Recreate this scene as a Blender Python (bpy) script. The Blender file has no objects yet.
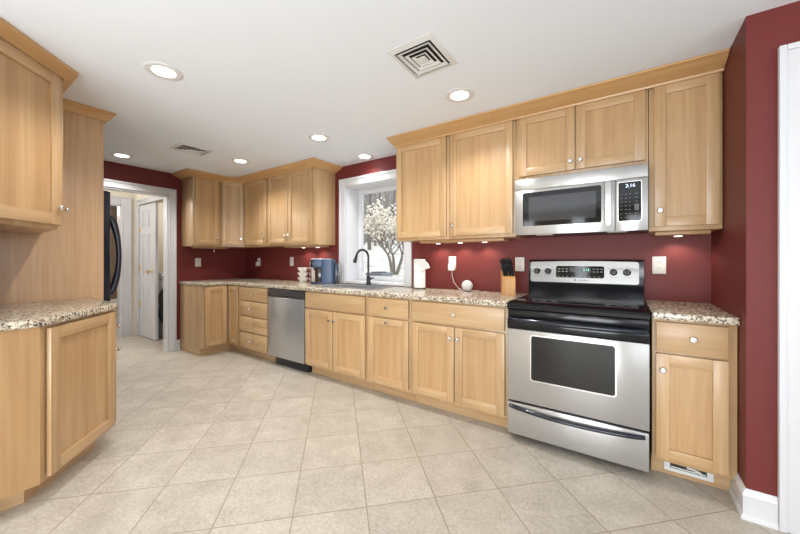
import bpy, bmesh, math, random
from mathutils import Vector, Matrix
random.seed(7)
SC = bpy.context.scene
COL = SC.collection

# ------------------------------------------------------------------ camera
F_PX, YAW, HORIZON, CAM_H, CAM_D = 328.42, 34.2583, 259.78, 1.198, 2.901
cam = bpy.data.cameras.new('camera')
cam.sensor_width = 36.0
cam.lens = 36.0 * F_PX / 800.0
cam.shift_y = -(267.0 - HORIZON) / 800.0
cam.clip_start = 0.02
camo = bpy.data.objects.new('camera', cam)
camo.location = (0, -CAM_D, CAM_H)
camo.rotation_euler = (math.radians(90), 0, math.radians(YAW))
COL.objects.link(camo)
SC.camera = camo

# ------------------------------------------------------------------ world, light, exposure
world = bpy.data.worlds.new('overcast_sky')
SC.world = world
world.use_nodes = True
bg = world.node_tree.nodes['Background']
bg.inputs[0].default_value = (0.92, 0.96, 1.0, 1)
bg.inputs[1].default_value = 2.6

def area(name, loc, target, sx, sy, power, color):
    l = bpy.data.lights.new(name, 'AREA')
    l.shape = 'RECTANGLE'; l.size = sx; l.size_y = sy
    l.energy = power; l.color = color
    o = bpy.data.objects.new(name, l); COL.objects.link(o)
    o.location = loc
    o.rotation_euler = (Vector(target) - Vector(loc)).to_track_quat('-Z', 'Y').to_euler()
    return o
# daylight through the windows of the breakfast room behind the photographer
for wx in (-1.95, -0.86, 0.20):
    area('window_daylight', (wx, -6.43, 1.40), (wx, 0, 1.9), 0.26, 1.5, 14, (0.88, 0.94, 1.0))
area('window_daylight', (2.6, -6.43, 1.40), (2.2, 0, 2.1), 1.8, 1.5, 30, (0.86, 0.93, 1.0))
area('window_daylight', (3.95, -3.2, 1.35), (0, -2.6, 1.9), 2.0, 1.5, 38, (0.86, 0.93, 1.0))
area('added_ceiling_fill', (-0.2, -5.3, 0.7), (-3.0, -1.0, 2.7), 2.4, 1.0, 150, (0.90, 0.95, 1.0))  # added fill light behind the camera, brightens the ceiling; not a window
LAMP_W = 15.0          # every recessed ceiling lamp
UNDER_W = 1.05          # every under-cabinet lamp
SC.view_settings.view_transform = 'Standard'
SC.view_settings.look = 'None'
SC.view_settings.gamma = 1.0
SC.view_settings.use_curve_mapping = False
SC.view_settings.exposure = -0.31

XW, XS, YS, ZC, YF = -4.887, 0.470, -0.7366, 2.3285, -2.77   # far wall, stub wall, its end, ceiling, wall behind the angled cabinets

# ------------------------------------------------------------------ materials
def nt(name):
    m = bpy.data.materials.new(name); m.use_nodes = True
    t = m.node_tree
    return m, t, t.nodes['Principled BSDF']
def N(t, typ, **kw):
    n = t.nodes.new(typ)
    for k, v in kw.items(): setattr(n, k, v)
    return n
def srgb(r, g, b):
    f = lambda c: (c/255/12.92) if c/255 <= .04045 else ((c/255+.055)/1.055)**2.4
    return (f(r), f(g), f(b), 1)
def flat(name, col, rough=.5, metal=0.0, emit=None, es=0, spec=.5, noise=0.0, coat=0):
    m, t, b = nt(name)
    b.inputs['Base Color'].default_value = col
    b.inputs['Roughness'].default_value = rough
    b.inputs['Metallic'].default_value = metal
    b.inputs['Specular IOR Level'].default_value = spec
    b.inputs['Coat Weight'].default_value = coat
    b.inputs['Coat Roughness'].default_value = .08
    if emit:
        b.inputs['Emission Color'].default_value = emit; b.inputs['Emission Strength'].default_value = es
    if noise:
        tc = N(t, 'ShaderNodeTexCoord'); nz = N(t, 'ShaderNodeTexNoise')
        nz.inputs['Scale'].default_value = noise
        bp = N(t, 'ShaderNodeBump'); bp.inputs['Strength'].default_value = .12; bp.inputs['Distance'].default_value = .004
        t.links.new(tc.outputs['Object'], nz.inputs['Vector']); t.links.new(nz.outputs['Fac'], bp.inputs['Height'])
        t.links.new(bp.outputs['Normal'], b.inputs['Normal'])
    return m

def wood(name, vertical=True, light=(202, 170, 129), dark=(175, 138, 95), seed=0.0):
    """natural maple, clear finish: fine streaks and broad cathedral figure along the board"""
    m, t, b = nt(name)
    tc = N(t, 'ShaderNodeTexCoord'); oi = N(t, 'ShaderNodeObjectInfo')
    off = N(t, 'ShaderNodeVectorMath', operation='SCALE'); off.inputs[0].default_value = (7.3, 5.1, 9.7)
    t.links.new(oi.outputs['Random'], off.inputs['Scale'])
    add = N(t, 'ShaderNodeVectorMath', operation='ADD')
    t.links.new(tc.outputs['Object'], add.inputs[0]); t.links.new(off.outputs[0], add.inputs[1])
    def mapped(sc):
        mp = N(t, 'ShaderNodeMapping'); mp.inputs['Scale'].default_value = sc; mp.inputs['Location'].default_value = (seed, seed*2, seed*3)
        t.links.new(add.outputs[0], mp.inputs['Vector']); return mp
    if vertical: s1, s2, s3 = (60, 60, 1.6), (6, 6, .55), (17, 17, .05)
    else:        s1, s2, s3 = (2.2, 2.2, 70), (.8, .8, 7), (.5, .5, 14)
    n1 = N(t, 'ShaderNodeTexNoise'); n1.inputs['Scale'].default_value = 1; n1.inputs['Detail'].default_value = 3
    t.links.new(mapped(s1).outputs[0], n1.inputs['Vector'])
    n2 = N(t, 'ShaderNodeTexNoise'); n2.inputs['Scale'].default_value = 1; n2.inputs['Detail'].default_value = 2; n2.inputs['Distortion'].default_value = .6
    t.links.new(mapped(s2).outputs[0], n2.inputs['Vector'])
    mul = N(t, 'ShaderNodeMath', operation='MULTIPLY'); mul.inputs[1].default_value = 9.0
    t.links.new(n2.outputs['Fac'], mul.inputs[0])
    fr = N(t, 'ShaderNodeMath', operation='PINGPONG'); fr.inputs[1].default_value = .5
    t.links.new(mul.outputs[0], fr.inputs[0])
    n3 = N(t, 'ShaderNodeTexNoise'); n3.inputs['Scale'].default_value = 1; n3.inputs['Detail'].default_value = 0
    t.links.new(mapped(s3).outputs[0], n3.inputs['Vector'])
    a = N(t, 'ShaderNodeMath', operation='MULTIPLY_ADD'); a.inputs[1].default_value = .55
    t.links.new(n1.outputs['Fac'], a.inputs[0])
    c = N(t, 'ShaderNodeMath', operation='MULTIPLY'); c.inputs[1].default_value = .24
    t.links.new(fr.outputs[0], c.inputs[0]); t.links.new(c.outputs[0], a.inputs[2])
    d = N(t, 'ShaderNodeMath', operation='MULTIPLY_ADD'); d.inputs[1].default_value = .46
    t.links.new(n3.outputs['Fac'], d.inputs[0]); t.links.new(a.outputs[0], d.inputs[2])
    rp = N(t, 'ShaderNodeValToRGB')
    rp.color_ramp.elements[0].position = .28; rp.color_ramp.elements[0].color = srgb(*light)
    rp.color_ramp.elements[1].position = .86; rp.color_ramp.elements[1].color = srgb(*dark)
    t.links.new(d.outputs[0], rp.inputs['Fac'])
    hs = N(t, 'ShaderNodeHueSaturation')
    mr = N(t, 'ShaderNodeMapRange'); mr.inputs['To Min'].default_value = .93; mr.inputs['To Max'].default_value = 1.05
    t.links.new(oi.outputs['Random'], mr.inputs['Value']); t.links.new(mr.outputs[0], hs.inputs['Value'])
    t.links.new(rp.outputs['Color'], hs.inputs['Color']); t.links.new(hs.outputs['Color'], b.inputs['Base Color'])
    b.inputs['Roughness'].default_value = .38
    b.inputs['Coat Weight'].default_value = .15; b.inputs['Coat Roughness'].default_value = .2
    return m

WV = wood('maple_vertical_grain', True)
WH = wood('maple_horizontal_grain', False)
WP = wood('maple_panel', True, (199, 164, 120), (172, 133, 89), 3.0)
WPAN = wood('birch_plywood', True, (212, 179, 142), (186, 148, 112), 5.0)
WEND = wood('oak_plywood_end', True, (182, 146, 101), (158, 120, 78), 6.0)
WC = wood('maple_crown', False, (208, 167, 116), (190, 146, 94), 8.0)
DOORW = [WV, WH, WP]

def granite():
    m, t, b = nt('speckled_granite')
    tc = N(t, 'ShaderNodeTexCoord')
    def noise(sc, det=3, dis=0):
        n = N(t, 'ShaderNodeTexNoise'); n.inputs['Scale'].default_value = sc; n.inputs['Detail'].default_value = det; n.inputs['Distortion'].default_value = dis
        t.links.new(tc.outputs['Object'], n.inputs['Vector']); return n
    base = N(t, 'ShaderNodeValToRGB'); n = noise(55, 3, .5)
    e = base.color_ramp.elements
    e[0].position = .36; e[0].color = srgb(146, 134, 116); e[1].position = .58; e[1].color = srgb(216, 207, 188)
    x = e.new(.46); x.color = srgb(194, 180, 154)
    t.links.new(n.outputs['Fac'], base.inputs['Fac'])
    v = N(t, 'ShaderNodeTexVoronoi'); v.inputs['Scale'].default_value = 130
    t.links.new(tc.outputs['Object'], v.inputs['Vector'])
    sp = N(t, 'ShaderNodeSeparateColor'); t.links.new(v.outputs['Color'], sp.inputs[0])
    n2 = noise(40, 2)
    ad = N(t, 'ShaderNodeMath', operation='MULTIPLY'); t.links.new(sp.outputs[0], ad.inputs[0]); t.links.new(n2.outputs['Fac'], ad.inputs[1])
    gt = N(t, 'ShaderNodeMath', operation='GREATER_THAN'); gt.inputs[1].default_value = .43; t.links.new(ad.outputs[0], gt.inputs[0])
    mx = N(t, 'ShaderNodeMix', data_type='RGBA'); t.links.new(gt.outputs[0], mx.inputs[0])
    t.links.new(base.outputs[0], mx.inputs[6]); mx.inputs[7].default_value = srgb(52, 42, 36)
    gt2 = N(t, 'ShaderNodeMath', operation='GREATER_THAN'); gt2.inputs[1].default_value = .80; t.links.new(sp.outputs[1], gt2.inputs[0])
    mx2 = N(t, 'ShaderNodeMix', data_type='RGBA'); t.links.new(gt2.outputs[0], mx2.inputs[0])
    t.links.new(mx.outputs[2], mx2.inputs[6]); mx2.inputs[7].default_value = srgb(128, 112, 98)
    t.links.new(mx2.outputs[2], b.inputs['Base Color'])
    b.inputs['Roughness'].default_value = .16
    return m
GRAN = granite()

def tile_floor():
    m, t, b = nt('diagonal_ceramic_tile')
    T = .3445; oa, ob = .1536, -.1117
    tc = N(t, 'ShaderNodeTexCoord'); sx = N(t, 'ShaderNodeSeparateXYZ'); t.links.new(tc.outputs['Object'], sx.inputs[0])
    def mth(op, a, b2=None, c=None):
        n = N(t, 'ShaderNodeMath', operation=op)
        for i, v in enumerate((a, b2, c)):
            if v is None: continue
            if isinstance(v, (int, float)): n.inputs[i].default_value = v
            else: t.links.new(v, n.inputs[i])
        return n.outputs[0]
    X, Y = sx.outputs[0], sx.outputs[1]
    s = 2**-.5
    a = mth('DIVIDE', mth('SUBTRACT', mth('MULTIPLY', mth('ADD', X, Y), s), oa), T)
    c = mth('DIVIDE', mth('SUBTRACT', mth('MULTIPLY', mth('SUBTRACT', Y, X), s), ob), T)
    fa, fc = mth('FRACT', a), mth('FRACT', c)
    da = mth('ABSOLUTE', mth('SUBTRACT', fa, .5)); dc = mth('ABSOLUTE', mth('SUBTRACT', fc, .5))
    edge = mth('MAXIMUM', da, dc)
    grout = N(t, 'ShaderNodeMapRange'); grout.inputs['From Min'].default_value = .4905; grout.inputs['From Max'].default_value = .495
    t.links.new(edge, grout.inputs['Value'])
    cell = N(t, 'ShaderNodeCombineXYZ'); t.links.new(mth('FLOOR', a), cell.inputs[0]); t.links.new(mth('FLOOR', c), cell.inputs[1])
    wn = N(t, 'ShaderNodeTexWhiteNoise'); t.links.new(cell.outputs[0], wn.inputs['Vector'])
    off = N(t, 'ShaderNodeVectorMath', operation='MULTIPLY_ADD'); off.inputs[1].default_value = (9, 9, 9)
    t.links.new(wn.outputs['Color'], off.inputs[0]); t.links.new(tc.outputs['Object'], off.inputs[2])
    n1 = N(t, 'ShaderNodeTexNoise'); n1.inputs['Scale'].default_value = 6; n1.inputs['Detail'].default_value = 6; n1.inputs['Roughness'].default_value = .62
    t.links.new(off.outputs[0], n1.inputs['Vector'])
    n2 = N(t, 'ShaderNodeTexNoise'); n2.inputs['Scale'].default_value = 70; n2.inputs['Detail'].default_value = 4
    t.links.new(off.outputs[0], n2.inputs['Vector'])
    fac = mth('ADD', mth('MULTIPLY', n1.outputs['Fac'], .5), mth('MULTIPLY', n2.outputs['Fac'], .5))
    rp = N(t, 'ShaderNodeValToRGB'); e = rp.color_ramp.elements
    e[0].position = .34; e[0].color = srgb(166, 156, 142); e[1].position = .64; e[1].color = srgb(201, 192, 178)
    t.links.new(fac, rp.inputs['Fac'])
    hs = N(t, 'ShaderNodeHueSaturation'); mr = N(t, 'ShaderNodeMapRange'); mr.inputs['To Min'].default_value = .95; mr.inputs['To Max'].default_value = 1.04
    t.links.new(wn.outputs['Value'], mr.inputs['Value']); t.links.new(mr.outputs[0], hs.inputs['Value']); t.links.new(rp.outputs[0], hs.inputs['Color'])
    mx = N(t, 'ShaderNodeMix', data_type='RGBA'); t.links.new(grout.outputs[0], mx.inputs[0])
    t.links.new(hs.outputs[0], mx.inputs[6]); mx.inputs[7].default_value = srgb(150, 135, 116)
    t.links.new(mx.outputs[2], b.inputs['Base Color'])
    h = mth('SUBTRACT', mth('MULTIPLY', n2.outputs['Fac'], .25), grout.outputs[0])
    bp = N(t, 'ShaderNodeBump'); bp.inputs['Strength'].default_value = .35; bp.inputs['Distance'].default_value = .003
    t.links.new(h, bp.inputs['Height']); t.links.new(bp.outputs['Normal'], b.inputs['Normal'])
    b.inputs['Roughness'].default_value = .42
    return m
FLOOR = tile_floor()

def steel(name, col=(.45, .44, .425, 1), rough=.25, horizontal=True):
    m, t, b = nt(name)
    b.inputs['Base Color'].default_value = col; b.inputs['Metallic'].default_value = .66
    b.inputs['Roughness'].default_value = rough
    tg = N(t, 'ShaderNodeTangent', direction_type='RADIAL', axis='Z'); t.links.new(tg.outputs[0], b.inputs['Tangent'])
    b.inputs['Anisotropic'].default_value = .8; b.inputs['Anisotropic Rotation'].default_value = .25
    return m
STEEL = steel('brushed_stainless', (.42, .415, .405, 1), .28)
STEELV = steel('brushed_stainless_upright', horizontal=False)
STEELB = steel('brushed_stainless_fascia', (.30, .295, .285, 1), .34)
NICKEL = flat('satin_nickel', (.72, .71, .69, 1), .22, 1)
RED = flat('dark_red_paint', srgb(108, 43, 40), .5, spec=.32, noise=220)
CEIL = flat('ceiling_paint', srgb(236, 242, 249), .8)
WHITE = flat('white_trim_paint', srgb(216, 216, 218), .35)
CREAM = flat('cream_hall_paint', srgb(232, 226, 208), .6)
TAN = flat('tan_bathroom_paint', srgb(150, 128, 106), .6)
BEIGE = flat('beige_room_paint', srgb(205, 192, 172), .7)
BLACKG = flat('black_glass', (.006, .006, .007, 1), .06, spec=.35)
BLACKP = flat('black_plastic', (.012, .012, .014, 1), .3)
BLACKE = flat('black_enamel', (.008, .008, .010, 1), .16, spec=.3)
BLUEBLK = flat('black_appliance_gloss', (.010, .013, .022, 1), .15)
DARKGREY = flat('dark_grey_plastic', (.045, .042, .042, 1), .35)
BLUE = flat('slate_blue_plastic', srgb(58, 78, 106), .38)
PLATE = flat('white_plastic', srgb(218, 214, 207), .35)
SLOT = flat('dark_slot', (.03, .03, .03, 1), .6)
PAPER = flat('white_paper', srgb(222, 221, 218), .9, noise=90)
CERAMIC = flat('white_ceramic', srgb(232, 226, 218), .35)
FABRIC = flat('grey_knit_fabric', srgb(196, 192, 190), .9, noise=600)
BLOCKW = wood('knife_block_wood', True, (205, 158, 96), (170, 118, 62), 11.0)
LENS = flat('lamp_lens', (1, 1, 1, 1), .4, emit=(1, .98, .95, 1), es=9)
LENSW = flat('warm_lamp_lens', (1, 1, 1, 1), .4, emit=(1, .93, .85, 1), es=7)
BAFFLE = flat('lamp_reflector', srgb(235, 235, 235), .25)
VENTW = flat('white_enamel', srgb(222, 222, 220), .45)
VOID = flat('dark_duct', (.012, .012, .012, 1), .9)
BRASS = flat('brass', (.68, .50, .22, 1), .28, 1)
LIT_G = flat('green_display_digits', (.1, .5, .35, 1), .4, emit=(.35, .95, .70, 1), es=1.2)
LIT_B = flat('blue_display_digits', (.5, .6, .9, 1), .4, emit=(.75, .85, 1, 1), es=1.6)
DISP = flat('display_window', (.02, .025, .02, 1), .12)
PRINT = flat('grey_print', srgb(150, 150, 150), .5)
PRINTD = flat('dark_print', srgb(70, 70, 72), .5)
SINKM = flat('grey_composite', srgb(120, 120, 122), .4, noise=300)
OVENW = flat('oven_window_glass', (.012, .011, .009, 1), .05, spec=.45)
FRAMEB = flat('oven_window_border', (.02, .02, .02, 1), .2)

# ------------------------------------------------------------------ mesh builder
class Fr:
    """a local frame: s along a face (viewer's right), n out of the face, z up"""
    def __init__(s, o=(0, 0), u=(1, 0), n=(0, 1)):
        s.o = Vector((o[0], o[1])); s.u = Vector(u).normalized(); s.n = Vector(n).normalized()
    def w(s, a, b, z):
        p = s.o + s.u*a + s.n*b
        return Vector((p.x, p.y, z))
WORLD = Fr()
class MB:
    def __init__(s, fr=WORLD): s.bm = bmesh.new(); s.fr = fr
    def hexa(s, pts, bev=0, mi=0, seg=2):
        vs = [s.bm.verts.new(p) for p in pts]
        fs = [s.bm.faces.new([vs[i] for i in q]) for q in ((0,1,2,3),(4,5,6,7),(0,1,5,4),(1,2,6,5),(2,3,7,6),(3,0,4,7))]
        for f in fs: f.material_index = mi
        if bev: 
            es = list({e for f in fs for e in f.edges})
            r = bmesh.ops.bevel(s.bm, geom=es, offset=bev, segments=seg, affect='EDGES', profile=.5)
            for f in r['faces']: f.material_index = mi
        return s
    def box(s, a0, a1, b0, b1, z0, z1, bev=0, mi=0, seg=2):
        w = s.fr.w
        return s.hexa([w(a0,b0,z0), w(a1,b0,z0), w(a1,b1,z0), w(a0,b1,z0), w(a0,b0,z1), w(a1,b0,z1), w(a1,b1,z1), w(a0,b1,z1)], bev, mi, seg)
    def loft(s, rings, mi=0, cap=True, closed=False):
        R = [[s.bm.verts.new(p) for p in r] for r in rings]
        n = len(R[0]); k = len(R)
        for i in range(k if closed else k-1):
            A, B = R[i], R[(i+1) % k]
            for j in range(n):
                f = s.bm.faces.new((A[j], A[(j+1) % n], B[(j+1) % n], B[j])); f.material_index = mi
        if cap and not closed:
            for r in (R[0], R[-1]):
                f = s.bm.faces.new(r); f.material_index = mi
        return s
    def prism(s, poly, z0, z1, bev=0, mi=0):
        lo = [s.fr.w(a, b, z0) for a, b in poly]; hi = [s.fr.w(a, b, z1) for a, b in poly]
        nb = len(s.bm.faces); s.loft([lo, hi], mi)
        if bev:
            fs = list(s.bm.faces)[nb:]
            es = list({e for f in fs for e in f.edges})
            r = bmesh.ops.bevel(s.bm, geom=es, offset=bev, segments=3, affect='EDGES', profile=.5)
            for f in r['faces']: f.material_index = mi
        return s
    def profile(s, prof, a0, a1, mi=0):      # (n, z) outline pushed along s
        return s.loft([[s.fr.w(a, b, z) for b, z in prof] for a in (a0, a1)], mi)
    def lathe(s, c, axis, prof, seg=20, mi=0):   # prof: (radius, height along axis)
        c = Vector(c); ax = Vector(axis).normalized()
        x = ax.orthogonal().normalized(); y = ax.cross(x)
        rings = []
        for r, h in prof:
            r = max(r, 1e-4)
            rings.append([c + ax*h + (x*math.cos(2*math.pi*i/seg) + y*math.sin(2*math.pi*i/seg))*r for i in range(seg)])
        return s.loft(rings, mi)
    def tube(s, pts, r, seg=10, mi=0, closed=False):
        pts = [Vector(p) for p in pts]; rings = []
        n = len(pts); up = None
        for i, p in enumerate(pts):
            a = pts[(i-1) % n] if (closed or i > 0) else p
            b = pts[(i+1) % n] if (closed or i < n-1) else p
            d = (b-a).normalized()
            if up is None: up = d.orthogonal().normalized()
            x = (up - d*up.dot(d)).normalized(); up = x; y = d.cross(x)
            rr = r[i] if isinstance(r, (list, tuple)) else r
            rings.append([p + (x*math.cos(2*math.pi*k/seg) + y*math.sin(2*math.pi*k/seg))*rr for k in range(seg)])
        return s.loft(rings, mi, closed=closed)
    def sphere(s, c, r, seg=20, sz=1.0, mi=0):
        k = seg//2
        return s.lathe(c, (0,0,1), [(r*math.sin(math.pi*i/k), -r*sz*math.cos(math.pi*i/k)) for i in range(k+1)], seg, mi)
    def build(s, name, mats, parent=None, smooth=None):
        bm = s.bm
        bmesh.ops.recalc_face_normals(bm, faces=bm.faces[:])
        me = bpy.data.meshes.new(name)
        if parent is not None:
            base = Vector((0, 0, 0)); q = parent
            while q is not None: base += q.location; q = q.parent
        else:
            xs = [v.co for v in bm.verts]
            base = Vector(((min(v.x for v in xs)+max(v.x for v in xs))/2, (min(v.y for v in xs)+max(v.y for v in xs))/2, min(v.z for v in xs)))
        if getattr(s, 'keep', False): base = Vector((0, 0, 0))
        bmesh.ops.translate(bm, verts=bm.verts[:], vec=-base)
        for f in bm.faces: f.smooth = True
        bm.to_mesh(me); bm.free()
        for m in (mats if isinstance(mats, (list, tuple)) else [mats]): me.materials.append(m)
        me.set_sharp_from_angle(angle=math.radians(smooth if smooth else 32))
        o = bpy.data.objects.new(name, me); COL.objects.link(o)
        if parent is not None: o.parent = parent
        else: o.location = base
        return o
def tag(o, label=None, cat=None, group=None, kind=None):
    if label: o['label'] = label
    if cat: o['category'] = cat
    if group: o['group'] = group
    if kind: o['kind'] = kind
    return o
def thing(name, label, cat, loc, group=None):
    o = bpy.data.objects.new(name, None); COL.objects.link(o); o.location = loc; o.empty_display_size = .05
    return tag(o, label, cat, group)
def struct(name, mb, mats, label=None, cat=None, parent=None):
    o = mb.build(name, mats, parent)
    if parent is None: tag(o, label, cat, None, 'structure')
    return o
def text(name, body, size, loc, rot, mat, parent, extr=.0004):
    c = bpy.data.curves.new(name, 'FONT'); c.body = body; c.size = size; c.extrude = extr; c.align_x = 'CENTER'; c.align_y = 'CENTER'
    tmp = bpy.data.objects.new(name+'_tmp', c); COL.objects.link(tmp)
    dg = bpy.context.evaluated_depsgraph_get()
    me = bpy.data.meshes.new_from_object(tmp.evaluated_get(dg))
    bpy.data.objects.remove(tmp); bpy.data.curves.remove(c)
    me.name = name
    base = Vector((0, 0, 0)); q = parent
    while q is not None: base += q.location; q = q.parent
    me.transform(Matrix.Translation(Vector(loc)-base) @ rot.to_matrix().to_4x4())
    me.materials.clear(); me.materials.append(mat)
    o = bpy.data.objects.new(name, me); COL.objects.link(o); o.parent = parent
    return o
from mathutils import Euler
FACE_Y = Euler((math.radians(90), 0, 0))

# ------------------------------------------------------------------ structure: shell
def keep(mb): mb.keep = True; return mb
WT = .11
b = keep(MB()); b.box(-9.0, 4.0, -6.5, .0, -.05, 0)
struct('floor', b, FLOOR, 'beige ceramic tile floor laid diagonally through the kitchen', 'floor')
b = MB(); b.box(-9.0, 4.0, -6.5, .0, ZC, ZC+.08)
struct('ceiling', b, CEIL, 'flat white ceiling with recessed lamps', 'ceiling')
# long wall, window opening X -2.765..-1.915, Z .935..2.075
WX0, WX1, WZ0, WZ1 = -2.765, -1.915, .935, 2.075
b = MB()
b.box(-9.0, WX0, 0, .30, -.05, ZC+.08).box(WX1, 4.0, 0, .30, -.05, ZC+.08).box(WX0, WX1, 0, .30, -.05, WZ0).box(WX0, WX1, 0, .30, WZ1, ZC+.08)
struct('wall_back', b, RED, 'dark red wall behind the range, sink and long counter', 'wall')
# far wall with the cased opening, Y -1.95..-1.12
OY0, OY1, OZ = -1.96, -1.068, 2.035
b = MB()
b.box(XW-WT, XW, OY1, 0, 0, ZC).box(XW-WT, XW, YF, OY0, 0, ZC).box(XW-WT, XW, OY0, OY1, OZ, ZC)
struct('wall_left', b, RED, 'dark red end wall with the white cased opening to the hall', 'wall')
b = MB(); b.box(XW, -2.36, YF-.12, YF, 0, ZC)
struct('wall_front', b, RED, 'wall behind the refrigerator and the angled cabinets', 'wall')
# stub wall beside the right cabinet, and the wall it turns into (doorway X .69..1.50)
DX0, DX1, DZ = .680, 1.50, 2.030
b = MB()
b.box(XS, DX0, YS, 0, 0, ZC).box(DX0, DX1, YS, 0, DZ, ZC).box(DX1, 4.0, YS, 0, 0, ZC).box(DX0, DX1, YS+.3, 0, 0, DZ)
struct('wall_right', b, RED, 'dark red projecting wall right of the small end cabinet', 'wall')
# the breakfast room behind the photographer
b = MB()
xw = [-2.36, -2.08, -1.82, -.99, -.73, .07, .33, 1.7, 3.5, 4.0]
for i in range(9):
    if i % 2 == 0: b.box(xw[i], xw[i+1], -6.5, -6.4, 0, ZC)
    else: b.box(xw[i], xw[i+1], -6.5, -6.4, 0, .62).box(xw[i], xw[i+1], -6.5, -6.4, 2.18, ZC)
struct('wall_rear', b, BEIGE, 'beige rear wall with narrow and wide windows', 'wall')
b = MB()
b.box(3.9, 4.0, -6.4, -4.2, 0, ZC).box(3.9, 4.0, -2.2, YS, 0, ZC).box(3.9, 4.0, -4.2, -2.2, 0, .6).box(3.9, 4.0, -4.2, -2.2, 2.1, ZC)
struct('wall_side', b, BEIGE, 'beige side wall with one wide window', 'wall')
b = MB(); b.box(-2.48, -2.36, -6.5, YF-.12, 0, ZC)
struct('wall_partition', b, BEIGE, 'beige partition beyond the angled cabinets', 'wall')
# hall: closet wall at Y -.93, end wall at X -6.45 with an opening, bathroom beyond
HX, CY = -6.45, -.93
b = MB()
for nm, bx in (('wall_hall', (HX, -6.31, 0)), ('wall_hall', (-6.31, -5.12, 2.06)), ('wall_hall', (-5.12, XW-WT, 0))):
    b = MB(); b.box(bx[0], bx[1], CY, CY+.10, bx[2], ZC); struct(nm, b, CREAM, 'cream hall wall around the laundry closet', 'wall')
b = MB()
b.box(HX-.11, HX, -1.125, 0, 0, ZC).box(HX-.11, HX, -2.1, -1.125, 2.05, ZC).box(HX-.11, HX, -3.2, -2.1, 0, ZC)
struct('wall_hall_end', b, CREAM, 'cream wall at the far end of the hall', 'wall')
b = MB(); b.box(-9.0, XW-WT, -3.3, -3.2, 0, ZC)
struct('wall_hall_side', b, CREAM, 'cream hall wall facing the closet', 'wall')
b = MB(); b.box(-6.45, -5.0, -.05, -.002, 0, ZC)
struct('wall_laundry', b, flat('olive_tan_paint', srgb(168, 156, 122), .6), 'olive tan wall inside the laundry closet', 'wall')
b = MB(); b.box(-9.0, -8.9, -3.2, 0, 0, ZC)
struct('wall_bathroom', b, TAN, 'tan bathroom wall seen past the hall', 'wall')

# trim profile: fluted casing pieces, built as stepped boxes
def casing(mb, fr, a0, a1, z1, w=.105, th=.020, z0=0.0, legs=(True, True)):
    """legs outside a0..a1 and a head above z1, on the face n = 0"""
    def leg(x0, x1, inner):
        mb.box(x0, x1, 0, th*.75, z0, z1+w, .003)
        xo = x0 if inner > 0 else x1
        mb.box(min(xo, xo+inner*.025), max(xo, xo+inner*.025), th*.75, th*1.25, z0, z1+w, .004)
        xi = x1 if inner > 0 else x0
        mb.box(min(xi, xi-inner*.02), max(xi, xi-inner*.02), th*.75, th, z0, z1, .003)
    if legs[0]: leg(a0-w, a0, 1)
    if legs[1]: leg(a1, a1+w, -1)
    x0 = a0-w if legs[0] else a0; x1 = a1+w if legs[1] else a1
    mb.box(a0, a1, 0, th*.75, z1, z1+w, .003)
    mb.box(x0+.025, x1-.025, th*.75, th*1.25, z1+w-.025, z1+w, .004)
    mb.box(a0, a1, th*.75, th, z1, z1+.02, .003)
FARF = Fr((XW, 0), (0, 1), (1, 0))
d1 = thing('door_1', 'white cased opening in the red end wall leading to the hall', 'door frame', (XW, OY1, 0)); tag(d1, kind='structure')
b = MB(FARF); casing(b, FARF, OY0, OY1, OZ, .085); b.build('casing', WHITE, d1)
b = MB(FARF); b.box(OY1-.018, OY1, -WT, .0, 0, OZ).box(OY0, OY0+.018, -WT, 0, 0, OZ).box(OY0, OY1, -WT, 0, OZ-.018, OZ); b.build('jamb', WHITE, d1)
d3 = thing('door_2', 'white fluted door casing at the right edge, on the red projecting wall', 'door frame', (DX0, YS, 0)); tag(d3, kind='structure')
RF = Fr((0, YS), (1, 0), (0, -1))
b = MB(RF); casing(b, RF, DX0, DX1, DZ, .112); b.build('casing', WHITE, d3)
b = MB(RF); b.box(DX0, DX0+.018, -.29, 0, 0, DZ).box(DX1-.018, DX1, -.29, 0, 0, DZ).box(DX0, DX1, -.29, 0, DZ-.018, DZ); b.build('jamb', WHITE, d3)
b = MB(RF); b.box(DX0+.02, DX1-.02, -.10, -.06, .01, DZ-.02); b.build('door_panel', WHITE, d3)
# baseboards
def baseprof(h=.138): return [(0, 0), (.021, 0), (.021, .008), (.017, .022), (.014, .024), (.014, h-.034), (.016, h-.028), (.013, h-.018), (.006, h-.004), (.004, h), (0, h)]
def base_path(name, path, label, h=.138):
    """sweep along path; the room is on the right hand of the path"""
    P = [Vector(p) for p in path]; rings = []
    for i, p in enumerate(P):
        ds = []
        if i > 0: ds.append((P[i]-P[i-1]).normalized())
        if i < len(P)-1: ds.append((P[i+1]-P[i]).normalized())
        ns = [Vector((d.y, -d.x)) for d in ds]
        n = ns[0] if len(ns) == 1 else (ns[0]+ns[1])/(1+ns[0].dot(ns[1]))
        rings.append([Vector((p.x+n.x*o, p.y+n.y*o, z)) for o, z in baseprof(h)])
    b = MB(); b.loft(rings); return struct(name, b, WHITE, label, 'baseboard')
base_path('baseboard_right', [(XS, -.537), (XS, YS), (DX0-.113, YS)], 'white moulded baseboard wrapping the red projecting wall')
base_path('baseboard_left', [(XW, -.938), (XW, OY1+.086)][::-1], 'short white baseboard between the cased opening and the corner cabinet')

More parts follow.
